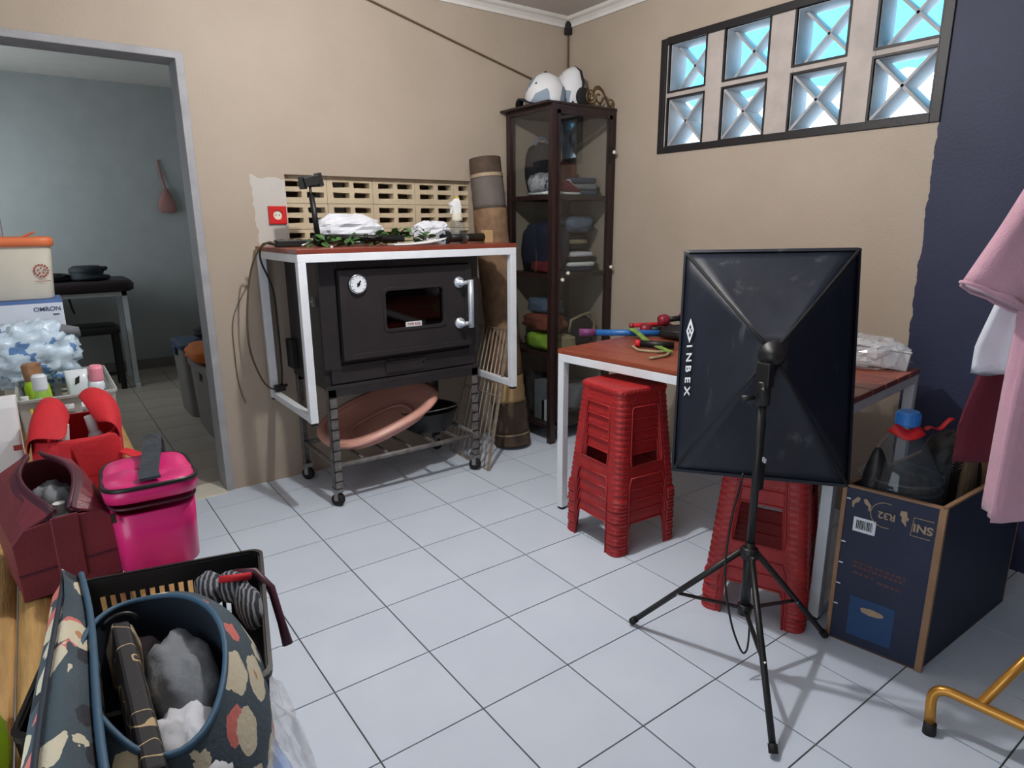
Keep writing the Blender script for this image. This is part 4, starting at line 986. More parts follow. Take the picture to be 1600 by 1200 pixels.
g = garment('white_shirt', 'white garment showing between the maroon and mauve clothes', -.0, .085, .06, .185, 1.42, .93, 'cloth_white', 0, 3.1, .025)
MB().tube([sp(0, .085, 1.41), sp(0, .085, RAILZ - .03), sp(0, .105, RAILZ + .018), sp(0, .12, RAILZ)], .003, 6).build('hanger', 'white', g, world=True, smooth=True)
t = thing('clothes_rail', 'steel clothes rail hung from the ceiling by two rods', 'rail', sp(-.0, -.3, RAILZ))
rp = sp(.03, -.25, RAILZ); rq = sp(.03, .27, RAILZ)
MB().tube([rp, rq], .011, 10).build('tube', 'steel', t, world=True, smooth=True)
for e in (rp, rq): MB().tube([e, (e.x, e.y, ZC)], .005, 6).build('hanging_rod', 'steel', t, world=True, smooth=True)

# ================================================================== gold tubular frame at the lower right
t = thing('tube_frame', 'gold painted tubular metal frame with a black rubber foot', 'frame', (1.165, -2.252, 0))
def bend(pts, r, n=6):
    out = [Vector(pts[0])]
    for i in range(1, len(pts) - 1):
        p, q, s_ = Vector(pts[i - 1]), Vector(pts[i]), Vector(pts[i + 1]); a = q + (p - q).normalized() * r; b = q + (s_ - q).normalized() * r
        for k in range(n + 1): f = k / n; out.append(a * (1 - f) ** 2 + q * 2 * f * (1 - f) + b * f * f)
    out.append(Vector(pts[-1])); return out
MB().tube(bend([(1.168, -2.250, .012), (1.197, -2.232, .118), (1.235, -2.46, .105), (1.26, -2.62, .10), (1.26, -2.63, .012)], .045), .0125, 12).build('base_tube', 'gold', t, world=True, smooth=True)
MB().tube([(1.168, -2.2505, .03), (1.1665, -2.2515, 0)], [.0150, .0158], 12).build('rubber_foot', 'rubber', t, world=True, smooth=True)
MB().tube([(1.26, -2.628, .03), (1.26, -2.63, 0)], [.0150, .0158], 12).build('rubber_foot', 'rubber', t, world=True, smooth=True)
MB().tube([(1.213, -2.33, .112), (1.40, -2.385, .235), (1.62, -2.45, .38)], .0115, 12).build('strut', 'gold', t, world=True, smooth=True)
MB().tube([(1.232, -2.425, .108), (1.30, -2.45, .38), (1.38, -2.477, .54)], .0115, 12).build('upright', 'gold', t, world=True, smooth=True)
MB().lathe([(.0, .003), (.008, .002), (.009, 0)], 12, (1.205, -2.318, .116), Matrix.Rotation(R(-70), 4, 'Y')).build('bolt', 'chrome', t, world=True, smooth=True)

# ================================================================== things on the right-hand table (top z .745)
TZ = .746
t = thing('blue_rod', 'blue foam rod with a purple end lying on the red tabletop', 'rod', (1.66, -.56, TZ))
pa, pb = Vector((1.565, -.455, TZ + .017)), Vector((1.86, -.72, TZ + .017))
MB().tube([pa.lerp(pb, .18), pb], .015, 12).build('shaft', 'blue_tube', t, world=True, smooth=True)
MB().tube([pa, pa.lerp(pb, .2)], .0185, 12).build('grip', 'purple', t, world=True, smooth=True)
t = thing('red_rod', 'thin red rod lying across the blue rod and dumbbell', 'rod', (1.95, -.65, TZ))
MB().tube([(1.80, -.575, TZ + .042), (1.95, -.66, TZ + .046)], .011, 10).build('shaft', 'red_felt', t, world=True, smooth=True)
MB().tube([(1.79, -.57, TZ + .042), (1.805, -.578, TZ + .042)], .0125, 10).build('tip', 'dull_red', t, world=True, smooth=True)
def dumbbell(p, q, label, r=.03):
    p = Vector(p); q = Vector(q); d = (q - p).normalized(); Mx = d.to_track_quat('Z', 'Y').to_matrix().to_4x4()
    t = thing('dumbbell', label, 'dumbbell', ((p + q) / 2).to_tuple()[:2] + (p.z - r,))
    for e in (p, q): MB().lathe([(.0, -.026), (r * .75, -.024), (r, -.012), (r, .012), (r * .75, .024), (.0, .026)], 10, e, Mx).build('weight', 'dumbbell', t, world=True, smooth=True)
    MB().tube([p, q], .013, 10).build('grip', 'black', t, world=True, smooth=True)
dumbbell((1.83, -.635, TZ + .029), (1.915, -.705, TZ + .029), 'burgundy dumbbell lying flat on the red tabletop by the strap', .028)
dumbbell((1.865, -.715, TZ + .078), (1.955, -.765, TZ + .088), 'burgundy dumbbell propped on top of the black pouch', .028)
tag(lump((1.89, -.80, TZ + .028), (.09, .085, .03), 51, .12, 2.5, 3, flat=.9).build('black_pouch', 'dark_bag', smooth=True, at=(1.89, -.80, TZ)), 'black cloth pouch under the propped dumbbell', 'bag')
t = thing('webbing_strap', 'green webbing strap with pale cord on the red tabletop', 'strap', (1.65, -.83, TZ))
st = [(1.735, -.63, TZ + .04), (1.71, -.70, TZ + .03), (1.66, -.80, TZ + .012), (1.60, -.93, TZ + .01), (1.545, -1.03, TZ + .012)]
for p_, q_ in zip(st, st[1:]): MB().bar(p_, Vector(q_) + (Vector(q_) - Vector(p_)).normalized() * .004, .026, .005).build('webbing', 'green_strap', t, world=True)
MB().tube([(1.545, -1.03, TZ + .01), (1.50, -1.05, TZ + .006), (1.44, -1.05, TZ + .005), (1.41, -1.045, TZ + .005)], .006, 8).build('cord', 'cloth_tan', t, world=True, smooth=True)
MB().tube([(1.64, -.80, TZ + .006), (1.54, -.83, TZ + .005), (1.50, -.90, TZ + .005), (1.53, -.97, TZ + .005), (1.57, -1.0, TZ + .006)], .006, 8).build('cord', 'cloth_tan', t, world=True, smooth=True)
t = thing('jump_rope_handle', 'short black handle with a red cap beside the green strap', 'handle', (1.60, -.88, TZ))
MB().tube([(1.575, -.835, TZ + .016), (1.66, -.955, TZ + .016)], .015, 12).build('grip', 'black', t, world=True, smooth=True)
MB().tube([(1.565, -.82, TZ + .016), (1.578, -.838, TZ + .016)], .0165, 12).build('cap', 'red_tape', t, world=True, smooth=True)
tag(lump((1.92, -.96, TZ + .04), (.085, .075, .045), 52, .2, 3, 2.6, flat=.9).build('white_cloth', 'cloth_white', smooth=True, at=(1.92, -.96, TZ)), 'crumpled white cloth behind the black pouch', 'cloth')
# right end: clear bag, small white box
t = thing('white_box', 'white lidded carton tilted in clear plastic at table end', 'box', (1.985, -1.64, TZ))
Mb = Matrix.Translation((1.985, -1.625, TZ + .045)) @ Matrix.Rotation(R(-58), 4, 'Z') @ Matrix.Rotation(R(7), 4, 'Y')
MB().box(-.12, .11, -.07, .07, -.036, .03).xf(Mb).build('carton', 'white', t, world=True, bevel=.004)
MB().box(-.122, .112, -.072, .072, .03, .037).xf(Mb).build('lid', 'white', t, world=True, bevel=.003)
tag(lump((1.97, -1.58, TZ + .052), (.12, .15, .055), 61, .2, 3, 3, flat=.92).build('plastic_bag', 'film', smooth=False, at=(1.97, -1.58, TZ)), 'crumpled clear plastic bag around the tilted white carton', 'plastic bag')
tag(lump((1.97, -1.40, TZ + .035), (.09, .06, .036), 62, .25, 3, 2.6, flat=.9).build('clear_bag', 'film', smooth=False, at=(1.97, -1.40, TZ)), 'small clear plastic bag lying behind the softbox', 'plastic bag')
# ================================================================== bamboo table along the left, with bags and boxes
BZ = .60
t = thing('bamboo_table', 'long narrow bamboo-slat table under the bags and baskets', 'table', (-.55, -.9, 0))
xs = [-.80 + .0585 * k for k in range(9)]
for k, x in enumerate(xs[:-1]):
    n = 12; r = .0285; random.seed(k)
    MB().loft([[Vector((x + .029 + r * math.cos(R(a)), y, BZ - .016 + .016 * math.sin(R(a)))) for a in range(0, 360, 30)] for y in (-2.35, -1.6, -.8, 0, .44)]).build('slat', 'bamboo', t, world=True, smooth=True)
for x in (-.76, -.38):
    for y in (-2.28, .38): MB().box(x - .02, x + .02, y - .02, y + .02, 0, BZ - .03).build('leg', 'bamboo_leg', t, world=True, bevel=.003)
for y in (-2.28, -.95, .38): MB().box(-.79, -.35, y - .015, y + .015, BZ - .06, BZ - .028).build('bearer', 'bamboo_leg', t, world=True)
def superrect(cx, cy, hx, hy, z, n=32, pw=5, rz=0):
    e = 2 / pw; sg = lambda v: math.copysign(abs(v) ** e, v); c, s_ = math.cos(rz), math.sin(rz); out = []
    for i in range(n):
        a = 2 * math.pi * i / n; u, v = hx * sg(math.cos(a)), hy * sg(math.sin(a)); out.append(Vector((cx + u * c - v * s_, cy + u * s_ + v * c, z)))
    return out
# pink cool bag
t = thing('pink_lunch_bag', 'bright pink vinyl lunch bag with black strap and half-open zip lid', 'bag', (-.378, -1.285, BZ), R(-3))
MB().loft([superrect(0, 0, a, b, z, 40, 5) for a, b, z in ((.062, .105, .001), (.072, .117, .012), (.074, .121, .08), (.076, .123, .135), (.07, .117, .137), (.068, .115, .10))]).build('body', 'pink_vinyl', t, smooth=True)
lid = MB().loft([[p + Vector((0, 0, (-p.y + .12) * .10 if 0 else (.02 if p.y < 0 else 0) * abs(p.y) / .12)) for p in superrect(0, -.004, a, b, z, 40, 4.2)] for a, b, z in ((.072, .118, .142), (.083, .131, .143), (.085, .134, .158), (.083, .132, .170))]).build('lid', 'pink_vinyl', t, smooth=True)
MB().loft([[p + Vector((0, 0, (.02 if p.y < 0 else 0) * abs(p.y) / .12)) for p in superrect(0, -.004, a, b, z, 40, 4.2)] for a, b, z in ((.082, .131, .169), (.078, .127, .176), (.05, .09, .176), (.02, .03, .174))]).build('lid_panel', 'pink_vinyl', lid, smooth=True)
MB().tube([p + Vector((0, 0, (.02 if p.y < 0 else 0) * abs(p.y) / .12)) for p in superrect(0, -.004, .083, .132, .171, 40, 4.2)], .0045, 6, closed=True).build('lid_piping', 'black', lid, smooth=True)
MB().tube([p + Vector((0, 0, (.012 if p.y < 0 else 0) * abs(p.y) / .12)) for p in superrect(0, 0, .077, .124, .139, 40, 5)], .003, 6, closed=True).build('zip', 'plum', t, smooth=True)
st = [(.03, .135, .15), (.028, .15, .19), (.024, .13, .215), (.02, .085, .203), (.012, .04, .194), (.004, -.02, .190), (-.002, -.08, .200), (-.002, -.128, .204)]
m = MB(); m.loft([[Vector(p) + Vector((dx, 0, dz)) for dx, dz in ((-.018, 0), (.018, 0), (.018, .005), (-.018, .005))] for p in st]); m.build('strap', 'strap', t, smooth=False)
MB().box(-.075, -.066, -.124, -.118, .13, .15).build('zip_pull', 'chrome', t)
# burgundy bag: gabled, gaping zip along the ridge
t = thing('burgundy_bag', 'burgundy gabled toiletry bag gaping open along its zip', 'bag', (-.548, -1.23, BZ), R(8))
hx, hy, hw_, hr = .082, .125, .115, .205
secs = []
for i in range(13):
    f = i / 12; y = -hy + 2 * hy * f; g = .012 + .030 * math.sin(math.pi * min(1, max(0, (f - .02) * 1.1)))
    bz = .0; sh = hw_ + .03 * f; rz_ = hr - .045 * (1 - f) * (1 - f); bl = .004 * math.sin(math.pi * f)
    secs.append((y, g, sh, rz_, bl))
def half_shell(sgn, name):
    rings = []
    for y, g, sh, rz_, bl in secs:
        pts = [(0, .001), (hx - .008, .001), (hx + bl, .02), (hx + bl + .004, sh * .6), (hx + bl, sh), (hx * .78, sh + (rz_ - sh) * .55), (g + .012, rz_ - .004), (g, rz_)]
        inn_ = [(g - .001, rz_ - .006), (hx * .72, sh + (rz_ - sh) * .45), (hx - .008, sh - .006), (hx - .006, .02), (0, .008)]
        rings.append([Vector((sgn * px, y, pz)) for px, pz in pts + inn_])
    MB().loft(rings).build(name, 'burgundy', t, smooth=False, bevel=.002)
    MB().tube([(sgn * g, y, rz_ + .001) for y, g, sh, rz_, bl in secs], .0045, 6).build('zip_edge', 'plum', t, smooth=True)
    MB().loft([[Vector((sgn * (g + .004 + q * .012), y, rz_ - .002 - q * .009 + .0035)) for q in (0, 1)] + [Vector((sgn * (g + .004 + q * .012), y, rz_ - .006 - q * .009)) for q in (1, 0)] for y, g, sh, rz_, bl in secs]).build('zip_tape', 'plum', t)
for s_ in (-1, 1): half_shell(s_, 'side_panel')
for y, i in ((-hy, 0), (hy, -1)):
    yy, g, sh, rz_, bl = secs[i]
    MB().loft([[Vector((x, y + dy, z)) for x, z in ((-hx, .001), (hx, .001), (hx + .002, sh), (hx * .78, sh + (rz_ - sh) * .55), (.014, rz_ - .014), (-.014, rz_ - .014), (-hx * .78, sh + (rz_ - sh) * .55), (-hx - .002, sh))] for dy in (-.003, .003)]).build('end_panel', 'burgundy', t, bevel=.002)
MB().box(-.022, .022, -hy - .007, -hy - .002, .02, .15).build('front_tab', 'burgundy', t, bevel=.002)
MB().box(-hx, hx, -hy - .0055, -hy - .002, .052, .055).build('front_seam', 'plum', t)
MB().tube([(.02, hy - .03, .03), (.0, hy - .02, .15)], .02, 8)
tag(lump((-.545, -1.20, BZ + .085), (.045, .085, .075), 71, .18, 2.5, 2.6).build('white_cloth_bundle', 'cloth_grey', smooth=True, at=(-.545, -1.2, BZ + .01)), 'pale grey cloth stuffed inside the burgundy bag', 'cloth')
t = thing('white_bottle', 'small white bottle tucked into the burgundy bag', 'bottle', (-.535, -1.285, BZ + .01))
MB().lathe([(.0, 0), (.018, 0), (.019, .01), (.019, .10), (.014, .115), (.009, .12)], 18).build('body', 'liquid_white', t, smooth=True)
MB().lathe([(.0105, .12), (.0105, .14), (.0, .141)], 14).build('cap', 'white', t, smooth=False)
# red bag, flaps standing open
t = thing('red_bag', 'red felt bag with open flaps and a long red strap', 'bag', (-.475, -.70, BZ), R(-6))
def flap(name, pts, th, m='red_felt', par=None):
    """thick curved sheet through rows of points"""
    rows_ = [[Vector(p) for p in r_] for r_ in pts]; c = Vector((0, 0, .1)); up_ = []
    mm = MB(); nr, nc = len(rows_), len(rows_[0]); vs = [p for r_ in rows_ for p in r_]; fs = []
    for i in range(nr - 1):
        for j in range(nc - 1): a = i * nc + j; fs.append((a, a + 1, a + nc + 1, a + nc))
    o = mm.add(vs, fs).build(name, m, par or t, smooth=True)
    so = o.modifiers.new('solid', 'SOLIDIFY'); so.thickness = th; so.offset = 0
    sb = o.modifiers.new('sub', 'SUBSURF'); sb.levels = sb.render_levels = 2; return o
MB().loft([superrect(0, 0, a, b, z, 36, 4) for a, b, z in ((.09, .135, .001), (.098, .145, .02), (.1, .15, .10), (.096, .146, .15), (.088, .138, .15), (.086, .136, .03))]).build('body', 'red_felt', t, smooth=True)
MB().loft([superrect(0, 0, a, b, z, 30, 4) for a, b, z in ((.087, .137, .148), (.085, .135, .08), (.08, .13, .035))], caps='end').build('lining', 'red_felt', t, smooth=True)
flap('left_flap', [[(-.10, -.14, .10), (-.10, -.05, .13), (-.10, .05, .14), (-.098, .13, .15)], [(-.098, -.145, .17), (-.095, -.05, .21), (-.09, .05, .225), (-.085, .13, .22)], [(-.05, -.15, .16), (-.045, -.07, .2), (-.03, .03, .215), (-.03, .11, .205)], [(-.012, -.155, .15), (-.012, -.09, .17), (-.01, .0, .175), (-.02, .07, .16)]], .006)
flap('front_flap', [[(-.012, -.155, .15), (.03, -.155, .15), (.07, -.15, .155), (.1, -.13, .16)], [(.0, -.156, .10), (.03, -.158, .10), (.07, -.154, .10), (.102, -.14, .10)], [(.01, -.152, .05), (.03, -.154, .05), (.07, -.152, .05), (.10, -.142, .05)]], .006)
flap('right_flap', [[(.10, -.13, .12), (.104, -.05, .13), (.104, .05, .14), (.096, .13, .15)], [(.10, -.13, .17), (.1, -.05, .19), (.098, .05, .20), (.085, .13, .205)], [(.07, -.11, .18), (.065, -.03, .205), (.05, .06, .225), (.03, .13, .235)], [(.05, -.08, .165), (.03, .0, .19), (.01, .07, .21), (.0, .12, .2)]], .006)
MB().loft([[Vector(p) + Vector((0, 0, dz)) + Vector((dx, dx * .6, 0)) for dx, dz in ((-.012, 0), (.012, 0), (.012, .003), (-.012, .003))] for p in ((.10, -.13, .10), (.13, -.17, .095), (.14, -.24, .10), (.13, -.32, .12), (.12, -.40, .14))]).build('long_strap', 'red_felt', t)
MB().loft([[Vector(p) + Vector((dx, 0, dz)) for dx, dz in ((-.012, 0), (.012, 0), (.012, .003), (-.012, .003))] for p in ((-.02, -.158, .145), (-.02, -.166, .1), (-.018, -.17, .04), (-.015, -.175, .012))]).build('hanging_strap', 'red_felt', t)
for k, (x, y, z, tx, ty, lab, mm) in enumerate(((-.045, -.06, .02, .1, .02, 'white capped bottle leaning in the open red bag', 'brown_bottle'), (.05, .0, .02, -.12, .05, 'slim white tube standing in the open red bag', 'liquid_white'))):
    b = thing('small_bottle', lab, 'bottle', (-.475 + x, -.70 + y, BZ + z)); Mx = Matrix.Rotation(ty, 4, 'X') @ Matrix.Rotation(tx, 4, 'Y')
    MB().lathe([(.0, 0), (.019, 0), (.02, .01), (.02, .09), (.013, .105)], 16, (0, 0, .004), Mx).build('body', mm, b, smooth=True)
    MB().lathe([(.013, .105), (.0135, .15), (.0, .152)], 14, (0, 0, .004), Mx).build('cap', 'white', b, smooth=False)
# clear crate with bottles
def crate(t, cx, cy, hx, hy, z0, h, m, taper=.92, slits=10, rows_=3, th=.003, rz=0):
    c, s_ = math.cos(rz), math.sin(rz)
    def pt(x, y, z): return Vector((cx + x * c - y * s_, cy + x * s_ + y * c, z0 + z))
    MB().hexa([pt(-hx * taper, -hy * taper, 0), pt(hx * taper, -hy * taper, 0), pt(hx * taper, hy * taper, 0), pt(-hx * taper, hy * taper, 0), pt(-hx * taper, -hy * taper, th), pt(hx * taper, -hy * taper, th), pt(hx * taper, hy * taper, th), pt(-hx * taper, hy * taper, th)]).build('base', m, t, world=True)
    for ax_, sg_ in ((0, -1), (0, 1), (1, -1), (1, 1)):
        L, Dd = (hy, hx) if ax_ == 0 else (hx, hy)
        def fn(u, v, d, ax_=ax_, sg_=sg_, L=L, Dd=Dd):
            k = taper + (1 - taper) * v; a = u * L * k; b = sg_ * (Dd * k - d)
            return pt(b, a, v * h) if ax_ == 0 else pt(a, b, v * h)
        holes = []; n = max(3, int(slits * L / max(hx, hy)))
        for i in range(n):
            for j in range(rows_):
                uu = -.86 + 1.72 * (i + .5) / n; vv = .22 + .62 * (j + .5) / rows_
                holes.append([(uu - .86 / n * .55, vv - .31 / rows_ * .72), (uu + .86 / n * .55, vv - .31 / rows_ * .72), (uu + .86 / n * .55, vv + .31 / rows_ * .72), (uu - .86 / n * .55, vv + .31 / rows_ * .72)])
        MB().plate([(-1, 0), (1, 0), (1, 1), (-1, 1)], holes, fn, th).build('wall', m, t, world=True)
    rr = []
    for g, z in ((1.0, h - .006), (1.035, h - .006), (1.04, h + .002), (1.0, h + .003)):
        rr.append([pt(x * g, y * g, z) for x, y in rrect(2 * hx, 2 * hy, .02, 4)])
    MB().loft(rr, closed=True).build('rim', m, t, world=True)
t = thing('bottle_crate', 'translucent grey slotted plastic crate holding small bottles', 'crate', (-.478, -.06, BZ))
crate(t, -.478, -.075, .132, .235, BZ + .001, .15, 'grey_plastic', .93, 9, 4)
def bottle(loc, prof, m, label, capm=None, capp=None, tilt=(0, 0), cat='bottle', name='cosmetic_bottle', sq=None):
    t = thing(name, label, cat, loc); Mx = Matrix.Rotation(R(tilt[0]), 4, 'X') @ Matrix.Rotation(R(tilt[1]), 4, 'Y')
    mb = MB().lathe(prof, 24, (0, 0, .002), Mx)
    mb.build('body', m, t, smooth=True)
    if capp: MB().lathe(capp, 20, (0, 0, .002), Mx).build('cap', capm, t, smooth=False)
    return t
CB = BZ + .006
bottle((-.395, -.10, CB + .02), [(.0, 0), (.024, 0), (.026, .01), (.026, .11), (.02, .125)], 'liquid_white', 'white bottle with a pink cap in the grey crate', 'pink_cap', [(.021, .122), (.0225, .128), (.0225, .168), (.018, .176), (.0, .177)], (4, 4))
bottle((-.545, -.225, CB), [(.0, 0), (.04, 0), (.042, .012), (.042, .08), (.03, .12), (.019, .14), (.018, .16)], 'bottle_pet', 'clear sprayer bottle with frosted neck in the grey crate', 'liquid_white', [(.019, .155), (.021, .16), (.021, .20), (.016, .206), (.0, .207)])
bottle((-.545, -.08, CB), [(.0, 0), (.034, 0), (.036, .012), (.036, .14), (.026, .165)], 'lime', 'lime green bottle with a brown cap in the grey crate', 'brown_bottle', [(.027, .16), (.028, .165), (.028, .215), (.022, .222), (.0, .223)], (-3, -5))
bottle((-.59, -.25, CB), [(.0, 0), (.015, 0), (.016, .01), (.016, .11), (.01, .125)], 'yellow', 'slim yellow tube at the corner of the crate', 'white', [(.011, .12), (.011, .145), (.0, .146)])
tag(lump((-.455, -.21, CB + .075), (.055, .075, .045), 81, .08, 2, 2.4).build('white_puff', 'cloth_white', smooth=True, at=(-.455, -.21, CB + .03)), 'round white pad lying among the crate bottles', 'pad')
tag(lump((-.40, -.22, CB + .085), (.045, .06, .05), 82, .22, 3, 2.4).build('sachet_bag', 'film', smooth=False, at=(-.40, -.22, CB + .035)), 'clear bag of pink sachets on the crate bottles', 'plastic bag')
tag(lump((-.40, -.235, CB + .075), (.03, .035, .03), 83, .3, 3, 2.4).build('pink_sachet', 'pink_cap', smooth=False, at=(-.40, -.235, CB + .045)), 'pink sachet inside the clear bag in the crate', 'sachet')
t = thing('white_tube', 'white pump pack with dark leaf mark behind the pink cap', 'tube', (-.44, -.0, CB))
MB().loft([superrect(0, 0, a, b, z, 24, 3) for a, b, z in ((.03, .02, 0), (.033, .022, .01), (.033, .022, .12), (.036, .008, .17))]).build('body', 'liquid_white', t, smooth=True)
MB().plate([(-.008, .12), (.006, .125), (.01, .15), (-.004, .142)], [], lambda u, v, d: (u, -.0225 - d + (v - .12) * .28, v), .001).build('leaf_mark', 'black', t)
t = thing('paper_bag', 'white paper bag with a small red mark beside the red bag', 'bag', (-.655, -.52, BZ))
MB().loft([superrect(0, 0, a, b, z, 24, 8) for a, b, z in ((.05, .04, .001), (.052, .042, .10), (.055, .03, .19), (.056, .022, .215))]).build('body', 'white', t)
MB().box(.03, .05, -.0435, -.0425, .07, .085).build('mark', 'dull_red', t)
# printed plastic bag, boxes and the orange-lidded tub at the far end
t = thing('printed_plastic_bag', 'pale blue and white printed plastic bag slumped behind the crate', 'plastic bag', (-.565, .10, BZ + .115))
lump((0, 0, .115), (.15, .10, .115), 91, .22, 4.2, 2.4, 64, 40, flat=.95).build('bag', 'print_plastic', t, smooth=True)
MB().tube([(.08, -.02, .17), (.115, -.03, .20), (.15, -.02, .19), (.155, .0, .17)], [.012, .02, .016, .01], 8).build('knot', 'cloth_grey', t, smooth=True)
tag(MB().box(-.66, -.44, .205, .40, BZ + .001, .86).build('support_box', 'cream', bevel=.003, at=(-.55, .30, BZ)), 'plain cream carton standing under the white and blue box', 'box')
t = thing('monitor_box', 'white box with blue top edge and lettering under the orange-lidded tub', 'box', (-.55, .29, .861))
MB().box(-.66, -.438, .195, .39, .861, 1.008).build('carton', 'box_white', t, world=True, bevel=.002)
MB().box(-.6605, -.4375, .1945, .3905, 1.0, 1.012).build('top_flap', 'box_blue', t, world=True, bevel=.001)
text('OMRON', .022, 'navy_print', t, frame_mat((-.487, .1935, .978), (1, 0, 0), (0, 0, 1)), bold=.0002)
MB().box(-.472, -.452, .1938, .195, .955, .96).build('small_print', 'navy_print', t, world=True)
t = thing('food_tub', 'cream plastic tub with orange lid and red round emblem', 'tub', (-.56, .30, 1.0125))
MB().loft([superrect(0, 0, a, a * .85, z, 44, 6) for a, z in ((.098, 0), (.104, .006), (.117, .185), (.119, .20))]).build('body', 'cream', t, smooth=True)
ld = MB().loft([superrect(0, 0, a, a * .86, z, 44, 6) for a, z in ((.12, .192), (.127, .193), (.128, .215), (.124, .224), (.11, .226), (.104, .219), (.09, .219))]).build('lid', 'orange', t, smooth=True)
MB().bar((.03, -.02, .222), (.075, -.03, .243), .022, .006).build('lid_tab', 'orange', ld, bevel=.002)
em = Vector((.075, -.0955, .105)); ey = Vector((0, .07, .995)).normalized()
FE = frame_mat(em, (1, 0, 0), ey)
def emp(u, v, d=0): return FE @ Vector((u, v, d + .0012))
mk = MB()
for k in range(14):
    a = R(360 / 14 * k); c, s_ = math.cos(a), math.sin(a)
    mk.plate([(.018 * c - .004 * s_, .018 * s_ + .004 * c), (.024 * c - .0025 * s_, .024 * s_ + .0025 * c), (.0245 * c + .0025 * s_, .0245 * s_ - .0025 * c), (.018 * c + .004 * s_, .018 * s_ - .004 * c)], [], emp, .0006)
for k in range(5):
    a = R(90 + 72 * k); c, s_ = math.cos(a), math.sin(a)
    mk.plate([(.004 * c, .004 * s_), (.01 * c - .003 * s_, .01 * s_ + .003 * c), (.0145 * c, .0145 * s_), (.01 * c + .003 * s_, .01 * s_ - .003 * c)], [], emp, .0006)
mk.build('emblem', 'dull_red', t)
mk = MB()
for v, u0, u1 in ((-.031, -.011, .011), (-.037, -.023, .023)):
    u = u0; random.seed(3)
    while u < u1: w_ = random.uniform(.0015, .003); mk.plate([(u, v - .0012), (u + w_, v - .0012), (u + w_, v + .0012), (u, v + .0012)], [], emp, .0006); u += w_ + .001
mk.build('small_print', 'dull_red', t)

# black basket with the flowered bag, towel and cloth in it
t = thing('black_basket', 'black slotted plastic basket on the bamboo table holding the flowered bag', 'basket', (-.434, -1.825, BZ))
crate(t, -.434, -1.825, .13, .17, BZ + .001, .135, 'black', .93, 22, 2, .003, R(-13.5))
FC = Vector((-.468, -1.975))
t = thing('flowered_bag', 'slate canvas bag with cream and coral flowers, mouth gaping open', 'bag', (FC.x, FC.y, BZ + .006))
def oring(cx, cy, hx, hy, z, n=44, wob=0, sd=0):
    return [Vector((cx + hx * math.cos(2 * math.pi * j / n) * (1 + wob * math.sin(j * 4 * math.pi / n * 2 + sd)), cy + hy * math.sin(2 * math.pi * j / n) * (1 + wob * math.sin(j * 6 * math.pi / n + sd)), z + .012 * math.sin(2 * math.pi * j / n * 2 + sd) * (z > .7))) for j in range(n)]
prof = [(.01, 0, .085, .15, .61), (.01, 0, .105, .18, .625), (.012, .005, .113, .205, .68), (.012, .005, .110, .205, .725), (.008, 0, .098, .19, .765), (.006, -.008, .084, .172, .79), (.006, -.018, .070, .158, .80)]
MB().loft([oring(FC.x + a, FC.y + b, c, d, z, wob=.025, sd=i * .25) for i, (a, b, c, d, z) in enumerate(prof)], caps='start').build('outer', 'floral', t, smooth=True, world=True)
a, b, c, d, z = prof[-1]
rim = oring(FC.x + a, FC.y + b, c, d, z, wob=.025, sd=6 * .25)
MB().tube(rim, .0036, 6, closed=True).build('piping', 'piping', t, smooth=True, world=True)
MB().loft([rim, oring(FC.x + a, FC.y + b, c * 1.05, d * 1.02, z - .05, wob=.02), oring(FC.x, FC.y, c * 1.2, d * 1.1, .66), oring(FC.x, FC.y, c * .9, d * .9, .635)], caps='end').build('lining', 'slate_lining', t, smooth=True, world=True)
# standing left half of the bag, folded over and thick
def slab(y): 
    f = (y + 2.33) / .62
    top = .815 - .03 * max(0, f - .75) * 4 * .25 + .012 * math.sin(f * 5); xl = -.618 + .048 * f; xr = -.512 - .004 * math.sin(f * 6) + (-.005)
    return [Vector((xl + .006, y, .612)), Vector((xl - .008, y, .66)), Vector((xl + .002, y, .72)), Vector((xl + .016, y, top - .03)), Vector((xl + .038, y, top)), Vector((xr - .022, y, top + .008)), Vector((xr - .004, y, top - .012)), Vector((xr, y, .74)), Vector((xr - .004, y, .68)), Vector((xr - .01, y, .612))]
yy = [-2.33 + .62 * i / 14 for i in range(15)]
rings = [slab(y) for y in yy]
cen = lambda r_: sum(r_, Vector()) / len(r_)
rings = [[cen(rings[0]).lerp(p, .7) + Vector((0, -.008, 0)) for p in rings[0]]] + rings + [[cen(rings[-1]).lerp(p, .78) + Vector((0, .012, 0)) for p in rings[-1]]]
MB().loft(rings).build('side_wall', 'floral', t, smooth=True, world=True)
MB().tube([Vector((slab(y)[6].x + .003, y, slab(y)[6].z + .004)) for y in yy], .0045, 6).build('zip_edge', 'piping', t, smooth=True, world=True)
MB().tube([Vector((slab(y)[4].x - .004, y, slab(y)[4].z + .001)) for y in yy], .003, 6).build('seam', 'slate_lining', t, smooth=True, world=True)
